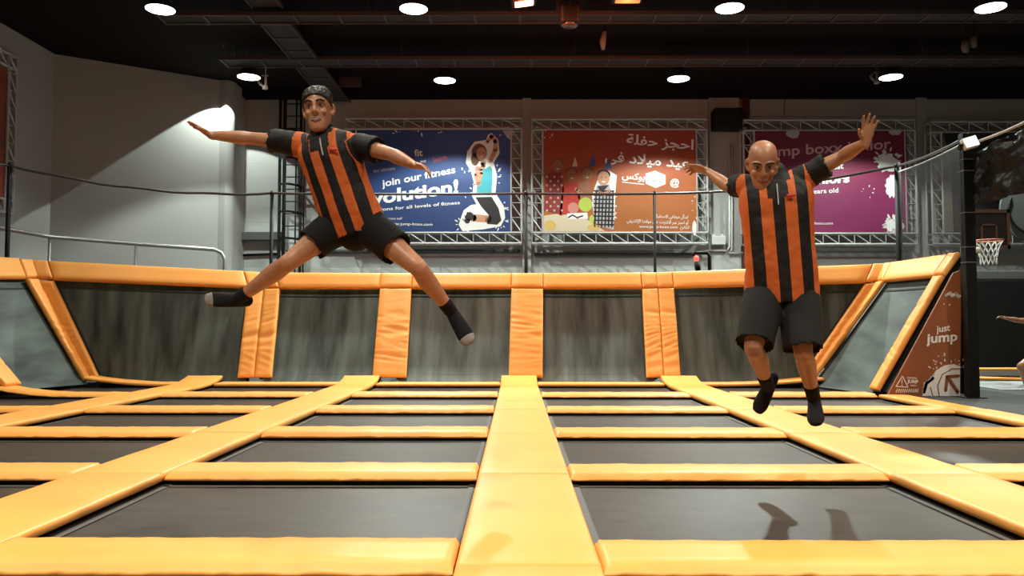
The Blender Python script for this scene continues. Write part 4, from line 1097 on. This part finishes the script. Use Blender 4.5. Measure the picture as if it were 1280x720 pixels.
    for S_ in 'RL':
        sg = 1 if S_ == 'R' else -1; sh, el = J['sh' + S_], J['el' + S_]; up = el - sh
        loft(sh_, [sh - sr * sg * .09 - ud * .03, sh - ud * .008, sh + up * .3, sh + up * sleeve], [.078 * k, .080 * k, .078 * k, .082 * k], [.080 * k, .082 * k, .078 * k, .080 * k], fwd_s, 5, 22, hollow=.025)
    m3 = fuse(sh_, .0075, 4); fold_noise(m3, .0075, 8, 1.7 + L, (1.2, 1, .8)); fold_noise(m3, .003, 22, .4)
    c = co_of(m3); h0 = np.array(hipc); sv = np.array(spine); tt = ((c - h0) @ sv) / (L * L)
    latv = np.array([list(sd(max(0, min(1, t)))) for t in tt]); ax = np.array([list(sp(t)) for t in np.clip(tt, -.1, 1.05)])
    uu = ((c - ax) * latv).sum(1); ff = ((c - ax) @ np.array(list(fwd_s)))
    uu2 = uu - J.get('so', 0); st = np.abs(uu2) / J.get('ss', .25)
    st = np.where(np.abs(uu2) > .246, 1.0, np.minimum(st, .98))
    for S_ in 'RL':                                                            # sleeves are black past the shoulder
        sg = 1 if S_ == 'R' else -1; d = np.array(list((J['el' + S_] - J['sh' + S_]).normalized())); rel = c - np.array(list(J['sh' + S_])); q = rel @ d; dist = np.linalg.norm(rel - q[:, None] * d[None], axis=1)
        st = np.where((q > .012) & (uu * sg > .12) & (dist < .105 * k), 1.0, st)
    yoke = (tt > .80) & (np.abs(uu) < .06); st = np.where(yoke, .0, st)
    st = np.where((tt > .955) & (np.abs(uu) < .085), 0.0, st)
    at_ = m3.attributes.new('stripe', 'FLOAT', 'POINT'); at_.data.foreach_set('value', st.astype(np.float32))
    link('jersey', m3, JERSEY, root, True)
    col = MB(); nb = J['neck']; na = (top - nb).normalized()
    ring = []
    rr, rf = sr, na.cross(sr).normalized()
    if rf.dot(fwd_s) < 0: rf.negate()
    for q in range(25):
        a = 2 * math.pi * q / 24; ring.append(nb + na * (.012 - .022 * math.sin(a)) + rr * .072 * k * math.cos(a) + rf * .068 * k * math.sin(a))
    loft(col, ring, .026, .009, na, 2, 10, False, False); m4 = fuse(col, .005, 2); link('collar', m4, BLK_CLOTH, root, True)
    def on_chest(x, t): return sp(t, 0) + sd(t) * (x + J.get('so', 0)) + fwd_s * (.150 if t < .8 else .150 - (t - .8) * .2) * shirt_w * k
    bd_ = MB(); loft(bd_, [on_chest(.0, .92) , on_chest(.0, .84), on_chest(.0, .74)], .004, .006, sd(.8), 4, 8); bd_.build('placket_piping', JERSEY_TRIM, root, True)
    bg = MB(); loft(bg, [on_chest(-.055, .80), on_chest(-.095, .80)], .010, .006, ud, 2, 8); bg.build('chest_badge', BADGE, root, True)
    # shorts
    sm = MB(); ts = [-.085, -.04, .06, .17]
    loft(sm, [sp(t) for t in ts], [.12 * k, .186 * k, .186 * k, .172 * k], [.12 * k, .134 * k, .134 * k, .122 * k], [hr] * 4, 4, 26, sq=.9)
    for S_ in 'RL':
        hi, kn, an, toe, th, shn, back, lat, fp, fside, fdn, sole = clothes[S_]
        if short_len <= 1: end = hi + th * short_len; mid = hi + th * short_len * .5
        else: end = kn + shn * (short_len - 1) - back * .01; mid = hi + th * .55
        loft(sm, [hi + ud * .08, hi + th * .08, mid, end], [.10 * k, short_r[0] * k, (short_r[0] + short_r[1]) / 2 * k, short_r[1] * k], [.10 * k, short_r[0] * k, (short_r[0] + short_r[1]) / 2 * k, short_r[1] * k], lat, 5, 24, hollow=.04)
    m5 = fuse(sm, .0085, 4); fold_noise(m5, .007, 6, .9, (1, 1, .5)); link('shorts', m5, BLK_CLOTH if 'shorts_m' not in J else J['shorts_m'], root, True)
    for S_ in 'RL':
        hi, kn, an, toe, th, shn, back, lat, fp, fside, fdn, sole = clothes[S_]
        so = MB()
        loft(so, [an - shn.normalized() * J.get('sock', .05), an - shn.normalized() * .02, an], [.046, .043, .044], [.046, .044, .046], lat, 4, 18)
        loft(so, fp, [.038, .042, .050, .052, .040], [.040, .044, .034, .027, .020], fside, 4, 18)
        ss = fuse(so, .006, 3); so_o = link('sock', ss, SOCKM, root, True)
        if J.get('toecap'):
            tb = MB(); loft(tb, [fp[3] + fdn * .02, fp[4] + fdn * .004], [.0535, .043], [.029, .023], fside, 3, 18); t_ = link('sock_toe', fuse(tb, .006, 2), TOEM, None, True)
            for v in t_.data.vertices: v.co -= root.location
            t_.parent = so_o; t_['label'] = 'grey toe of the sock'
    return root

def V(*a): return Vector(a)
sk1 = skin('tan_skin', (.40, .185, .098)); sk2 = skin('brown_skin', (.35, .16, .085))
J1 = dict(hipR=at(424, 279, 5.00), hipL=at(461, 283, 4.96), shR=at(374, 180, 5.01), shL=at(446, 181, 4.93), neck=at(405, 168, 4.97), head=at(398, 139, 4.93),
          face=V(.02, -1, -.06), headup=V(-.10, -.12, 1), hs=1.13, base=at(437, 372, 4.98),
          elR=at(316, 173, 5.07), wrR=at(263, 169, 5.05), hdR=V(-.82, 0, .52), hnR=V(-.4, -.5, -.6), htR=V(.1, -1, .2), curlR=3, spreadR=1,
          elL=at(489, 193, 4.74), wrL=at(517, 206, 4.55), hdL=V(.75, -.5, -.25), hnL=V(.1, -.3, -1), htL=V(-.2, -1, .1), curlL=14, spreadL=3,
          knR=at(361, 328, 4.86), anR=at(300, 372, 5.03), toeR=at(260, 373, 4.95), knL=at(522, 334, 4.76), anL=at(562, 387, 4.98), toeL=at(586, 427, 4.90), toecap=True, so=-.02, ss=.195)
J1['base'] = at(437, 400, 4.98)
person(J1, 'man in orange and black striped jersey leaping with arms and legs spread wide', sk1, True, True, short_len=.60, short_r=(.118, .108))
GREY_SH = mat('charcoal_shorts', (.013, .0125, .012), .85, spec=.25, bump=(250, .25, .002))
J2 = dict(hipR=at(957, 362, 5.03), hipL=at(997, 361, 5.0), shR=at(935, 232, 5.06), shL=at(1010, 219, 4.97), neck=at(968, 222, 4.98), head=at(953, 206, 4.90),
          face=V(-.25, -1, -.62), headup=V(-.10, -.55, 1), hs=1.13, base=at(985, 530, 5.0),
          elR=at(910, 233, 5.24), wrR=at(884, 214, 5.40), hdR=V(-.8, .5, .35), hnR=V(0, -.3, -1), htR=V(.1, -1, .2), curlR=14,
          elL=at(1052, 196, 4.86), wrL=at(1082, 178, 4.66), hdL=V(.10, -.25, 1), hnL=V(-.2, -1, -.1), htL=V(-1, -.1, -.1), curlL=6, spreadL=9,
          knR=at(942, 434, 4.84), anR=at(959, 481, 5.17), toeR=at(946, 514, 5.24), knL=at(1004, 440, 4.86), anL=at(1017, 497, 5.12), toeL=at(1020, 529, 4.98), shorts_m=GREY_SH, sock=.10)
person(J2, 'bald man in striped jersey and charcoal shorts hopping with one arm raised', sk2, False, False, shirt_w=1.12, short_len=.98, short_r=(.125, .115))
# third jumper, mostly outside the frame at the right
Y3 = 12.4
def a3(x, y, d=0): return at(x, y, Y3 + d)
J3 = dict(hipR=a3(1300, 442), hipL=a3(1312, 442), shR=a3(1296, 402), shL=a3(1322, 402), neck=a3(1309, 398), head=a3(1309, 381), face=V(-.3, -1, 0), headup=V(0, 0, 1), base=a3(1306, 484),
          elR=a3(1273, 400.5), wrR=a3(1257, 397.5), hdR=V(-1, -.1, .25), hnR=V(0, -.3, -1), htR=V(0, -1, .2), curlR=12,
          elL=a3(1345, 398), wrL=a3(1365, 394), hdL=V(1, 0, .2), hnL=V(0, -.3, -1), htL=V(0, -1, .2),
          knR=a3(1276, 458, -.15), anR=a3(1284, 484, .2), toeR=a3(1279, 497, .15), knL=a3(1330, 462, -.2), anL=a3(1326, 486, .2), toeL=a3(1326, 500, .2))
person(J3, 'person at the right picture edge, only an outstretched arm and bent knee showing', sk1, True, False, vox=.009)
E_FAR, E_MID, E_NEAR, E_WASH, E_RED, WORLD, EXPO = 1450, 2900, 940, 560, 300, .0, 0.0
# ------------------------------------------------------------------ ceiling: trays, pendants, small fittings
TRAY = mat('dark_tray_steel', (.075, .05, .042), .55, metal=.2)
def tray(label, x0, x1, y0, y1, z, step, along_x, solid=False):
    mb = MB(); h = .05
    if along_x:
        for y in (y0, y1): mb.box((x0, y - .015, z), (x1, y + .015, z + .08))
        x = x0
        while x < x1: mb.box((x, y0, z + .01), (x + .04, y1, z + .03)); x += step
    else:
        for x in (x0, x1): mb.box((x - .015, y0, z), (x + .015, y1, z + .08))
        y = y0
        while y < y1: mb.box((x0, y, z + .01), (x1, y + .04, z + .03)); y += step
    root = empty('cable_tray', ((x0 + x1) / 2, (y0 + y1) / 2, HC), label, 'cable tray', 'cable trays under the black ceiling')
    mb.build('ladder_frame', TRAY, root)
    cb = MB()
    if along_x:
        cb.box((x0, y0 + .02, z + .035), (x1, y1 - .02, z + .05))
        for k in range(int((x1 - x0) / 4) + 1): cb.box((x0 + 4 * k + .2, y0, z + .05), (x0 + 4 * k + .22, y0 + .02, HC)); cb.box((x0 + 4 * k + .2, y1 - .02, z + .05), (x0 + 4 * k + .22, y1, HC))
    else:
        cb.box((x0 + .02, y0, z + .035), (x1 - .02, y1, z + .05))
        for k in range(int((y1 - y0) / 3) + 1): cb.box((x0, y0 + 3 * k + .2, z + .05), (x0 + .02, y0 + 3 * k + .22, HC)); cb.box((x1 - .02, y0 + 3 * k + .2, z + .05), (x1, y0 + 3 * k + .22, HC))
    cb.build('tray_floor', mat('tray_inner', (.03, .019, .016), .8), root)
ZTR = 7.05
a = at(195, 24, 15.6); tray('long cable tray crossing the ceiling above the leaping man', at(200, 18, 15.75).x, 16, 15.55, 16.0, ZTR, .9, True)
tray('farther long cable tray crossing the ceiling just above the far row of lamps', at(280, 75, 18.5).x, 16, 18.2, 18.75, ZTR, .9, True)
tray('cable tray running toward the back wall above the leaping man', -5.2, -4.6, 11, 15.5, ZTR + .12, .8, False)
tray('cable tray section running between the two crossing trays', -5.2, -4.6, 16.05, 18.15, ZTR, .8, False)
tray('short cable tray ending at the back wall above the caged ladder', -5.25, -4.6, 18.8, 21.8, ZTR, .8, False)
o = MB().box((at(425, 109, 21.0).x, 20.9, at(425, 109, 21).z), (at(452, 109, 21).x, 21.0, HC), .005).build('ceiling_batten', TRAY); at_base(o, (at(425, 109, 21).x, 21, HC)); tag(o, 'short ceiling batten near the back wall above the blue banner', 'batten')

LENS = mat('lit_lamp_diffuser', (.9, .9, .88), .4, emit=((1, .96, .90), 9))
BELL = mat('black_lamp_shade', (.02, .016, .014), .5)
zl = 6.9
lamp_px = [(200.5, 4, 14.85, 'nearer row, first from the left'), (517, -1, 14.85, 'nearer row, cut by the top picture edge above the blue banner'), (912, -1, 14.85, 'nearer row, cut by the top picture edge above the speaker'), (1238, 0, 14.85, 'nearer row, at the top right picture corner'),
           (311, 91, 19.0, 'farther row, beside the white ceiling spotlight bracket and oblique wall'), (556, 84, 19.3, 'farther row, above the blue banner'), (848, 86, 19.2, 'farther row, above the orange banner'), (1113.5, 87, 19.1, 'farther row, above the magenta banner')]
for (x, y, Y, w) in lamp_px:
    p = at(x, y, Y); p.z = zl
    rt = empty('pendant_lamp', (p.x, Y, HC), 'round lit pendant lamp, ' + w, 'lamp', 'round pendant lamps under the black ceiling')
    MB().lathe([(.05, .34), (.09, .32), (.12, .2), (.2, .08), (.265, .0), (.275, .0), (.275, .012), (.21, .095), (.06, .36)][::1], (p.x, Y, zl), 32).build('shade', BELL, rt, True)
    MB().lathe([(.01, .004), (.262, .004), (.262, -.006), (.2, -.02), (.01, -.026)], (p.x, Y, zl), 32).build('diffuser', LENS, rt, True)
    MB().tube([(p.x, Y, zl + .3), (p.x, Y, HC)], .012, 6).build('hanging_rod', BELL, rt)
    if Y > 18: MB().lathe([(.01, 0), (.06, 0), (.03, .09), (.01, .1)], (p.x, Y, zl + .34), 12).build('top_cap', TRAY, rt)
# white swan-neck spotlight bracket near the left lamp, and its twin on the right
for (dx, dy, lab) in ((0, 0, 'white swan neck bracket with a small spot beside the leftmost far lamp'), (765, -5, 'small white ceiling bracket beside the far lamp over the magenta banner')):
    Y = 19.6; s = 1 if dx == 0 else .8
    def q(x, y): return at(328 + (x - 328) * s + dx, 100 + (y - 100) * s + dy, Y)
    rt = empty('ceiling_bracket', (q(332, 94).x, Y, HC), lab, 'bracket', 'white ceiling brackets')
    wm = WHITE if dx == 0 else mat('dull_white', (.25, .22, .2), .5)
    MB().tube([q(326, 96), q(322, 101), q(325, 105), q(331, 109)], .028, 8).build('swan_neck', wm, rt, True)
    MB().tube([q(332, 95), q(332, 107)], .03, 8).tube([q(327, 94.5), q(335, 94.5)], .02, 6).tube([q(332, 95), Vector((q(332, 95).x, Y, HC))], .008, 6).build('arm', wm, rt, True)
    MB().lathe([(.02, -.06), (.07, -.04), (.06, .03), (.02, .06)], q(331.5, 109), 12).build('spot_head', wm, rt, True)
# red lit stage lamp, dark projector, second dim lamp, round speakers
c = at(655, 2, 12.6)
rt = empty('stage_lamp', (c.x, 12.6, HC), 'small stage lamp glowing orange red at the top picture edge', 'stage lamp')
M5 = Matrix.Translation(c) @ Matrix.Rotation(R(-8), 4, 'Y')
xf(MB().box((-.2, -.05, -.01), (.2, .2, .2), .02), M5).build('housing', BLACK, rt)
xf(MB().box((-.15, -.06, -.045), (.15, .1, -.012), .01), M5).build('lamp_face', mat('red_lit_face', (.8, .4, .3), .4, emit=((1, .36, .18), 6)), rt)
MB().tube([c + Vector((0, .1, .15)), Vector((c.x, 12.7, HC))], .015, 6).build('yoke_rod', BLACK, rt)
c = at(785, -3, 12.6)
rt = empty('stage_lamp', (c.x, 12.6, HC), 'dim stage lamp with an amber face right of the red one', 'stage lamp')
MB().box(c + Vector((-.25, -.05, -.02)), c + Vector((.25, .2, .2)), .02).build('housing', BLACK, rt)
MB().box(c + Vector((-.2, -.07, -.055)), c + Vector((.2, .1, -.022)), .01).build('lamp_face', mat('amber_dim_face', (.4, .2, .1), .4, emit=((1, .4, .12), .5)), rt)
MB().tube([c + Vector((0, .1, .15)), Vector((c.x, 12.7, HC))], .015, 6).build('yoke_rod', BLACK, rt)
c = at(712, 15, 13.2)
rt = empty('ceiling_projector', (c.x, 13.2, HC), 'dark moving head projector under the ceiling between the two stage lamps', 'projector')
MB().box(c + Vector((-.16, -.15, -.22)), c + Vector((.16, .15, .1)), .05).build('head', BLACK, rt)
MB().lathe([(.02, -.24), (.12, -.25), (.13, -.2), (.1, -.18)], c, 16).build('front_lens', mat('lens_dark', (.05, .04, .035), .15), rt, True)
MB().box(c + Vector((-.22, -.05, .0)), c + Vector((-.17, .05, .35))).box(c + Vector((.17, -.05, .0)), c + Vector((.22, .05, .35))).box(c + Vector((-.22, -.08, .33)), c + Vector((.22, .08, .42)), .02).tube([c + Vector((0, 0, .4)), Vector((c.x, c.y, HC))], .03, 8).build('yoke', BLACK, rt)
c = at(755, 52, 16.8)
rt = empty('wall_bracket_light', (c.x, 16.8, HC), 'slim pale upright fitting under the ceiling right of the projector', 'fitting')
MB().tube([at(754, 62, 16.8), at(753.5, 52, 16.8), at(756, 40, 16.8)], [.04, .07, .05], 8).build('body', mat('dull_cream', (.34, .24, .19), .5), rt, True)
MB().tube([at(756, 40, 16.8), Vector((at(756, 40, 16.8).x, 16.8, HC))], .01, 6).build('hanging_rod', BLACK, rt)
for (x, y, lab) in ((1208, 58, 'dim oval ceiling speaker, lower of the two at upper right'), (1218, 52, 'dim oval ceiling speaker, higher of the two at upper right')):
    c = at(x, y, 16.8)
    rt = empty('ceiling_speaker', (c.x, 16.8, HC), lab, 'speaker', 'oval ceiling speakers')
    M6 = Matrix.Translation(c) @ Matrix.Rotation(R(58), 4, 'Z')
    xf(MB().lathe([(.02, -.05), (.11, -.05), (.14, 0), (.11, .08), (.02, .1)], (0, 0, 0), 18, 'Y'), M6).build('cone', mat('speaker_brown', (.13, .075, .06), .6), rt, True)
    MB().tube([c, Vector((c.x, c.y, HC))], .012, 6).build('hanging_rod', BLACK, rt)

# ------------------------------------------------------------------ light
def spot(x, y, z, e, ang, blend, col=(1, .93, .82), size=.25, rx=0, ry=0):
    l = bpy.data.lights.new('lamp_light', 'SPOT'); l.energy = e; l.spot_size = R(ang); l.spot_blend = blend; l.color = col; l.shadow_soft_size = size
    o = bpy.data.objects.new('lamp_light', l); COL.objects.link(o); o.location = (x, y, z); o.rotation_euler = (R(rx), R(ry), 0); return o
COOL = (.88, 1, .93); WARM = (1, .90, .75)
for (x, y, Y, w) in lamp_px:
    p = at(x, y, Y)
    if Y > 18: spot(p.x, Y, zl - .05, E_FAR * (.9 if x < 400 else 1), 104 if x < 400 else 126, .25, COOL, .10)
    else: spot(p.x, Y, zl - .05, E_MID * (.1 if x < 300 else 1), 130, .22, COOL, .12)
for Y, e in ((10.2, E_NEAR * .8), (5.6, E_NEAR * .85), (1.0, E_NEAR * 1.2), (-3.4, E_NEAR * 1.5)):         # the lamp rows above and behind the camera
    for x in (-6.6, -1.9, 3.9, 8.8): spot(x, Y, zl - .05, e * ((.45 if x < -5 else 1) if Y < 10 else {-6.6: .25, -1.9: 1.25, 3.9: .55, 8.8: .5}[x]), 112, .4, WARM, .2)
for (px_, e_) in ((655, E_RED), (785, E_RED * .5)):
    p = at(px_, 0, 12.55); spot(p.x, 12.5, p.z - .09, e_, 165, .6, (1, .22, .09), .12, 55, 0)
spot(-7.65, 20.74, 7.18, E_WASH, 100, .03, COOL, .03)
w = bpy.data.worlds.new('hall_ambient'); SC.world = w; w.use_nodes = True
w.node_tree.nodes['Background'].inputs['Color'].default_value = (1, .28, .14, 1); w.node_tree.nodes['Background'].inputs['Strength'].default_value = WORLD
vs_ = SC.view_settings; vs_.view_transform = 'Standard'; vs_.look = 'None'; vs_.exposure = EXPO; vs_.gamma = 1; vs_.use_curve_mapping = False
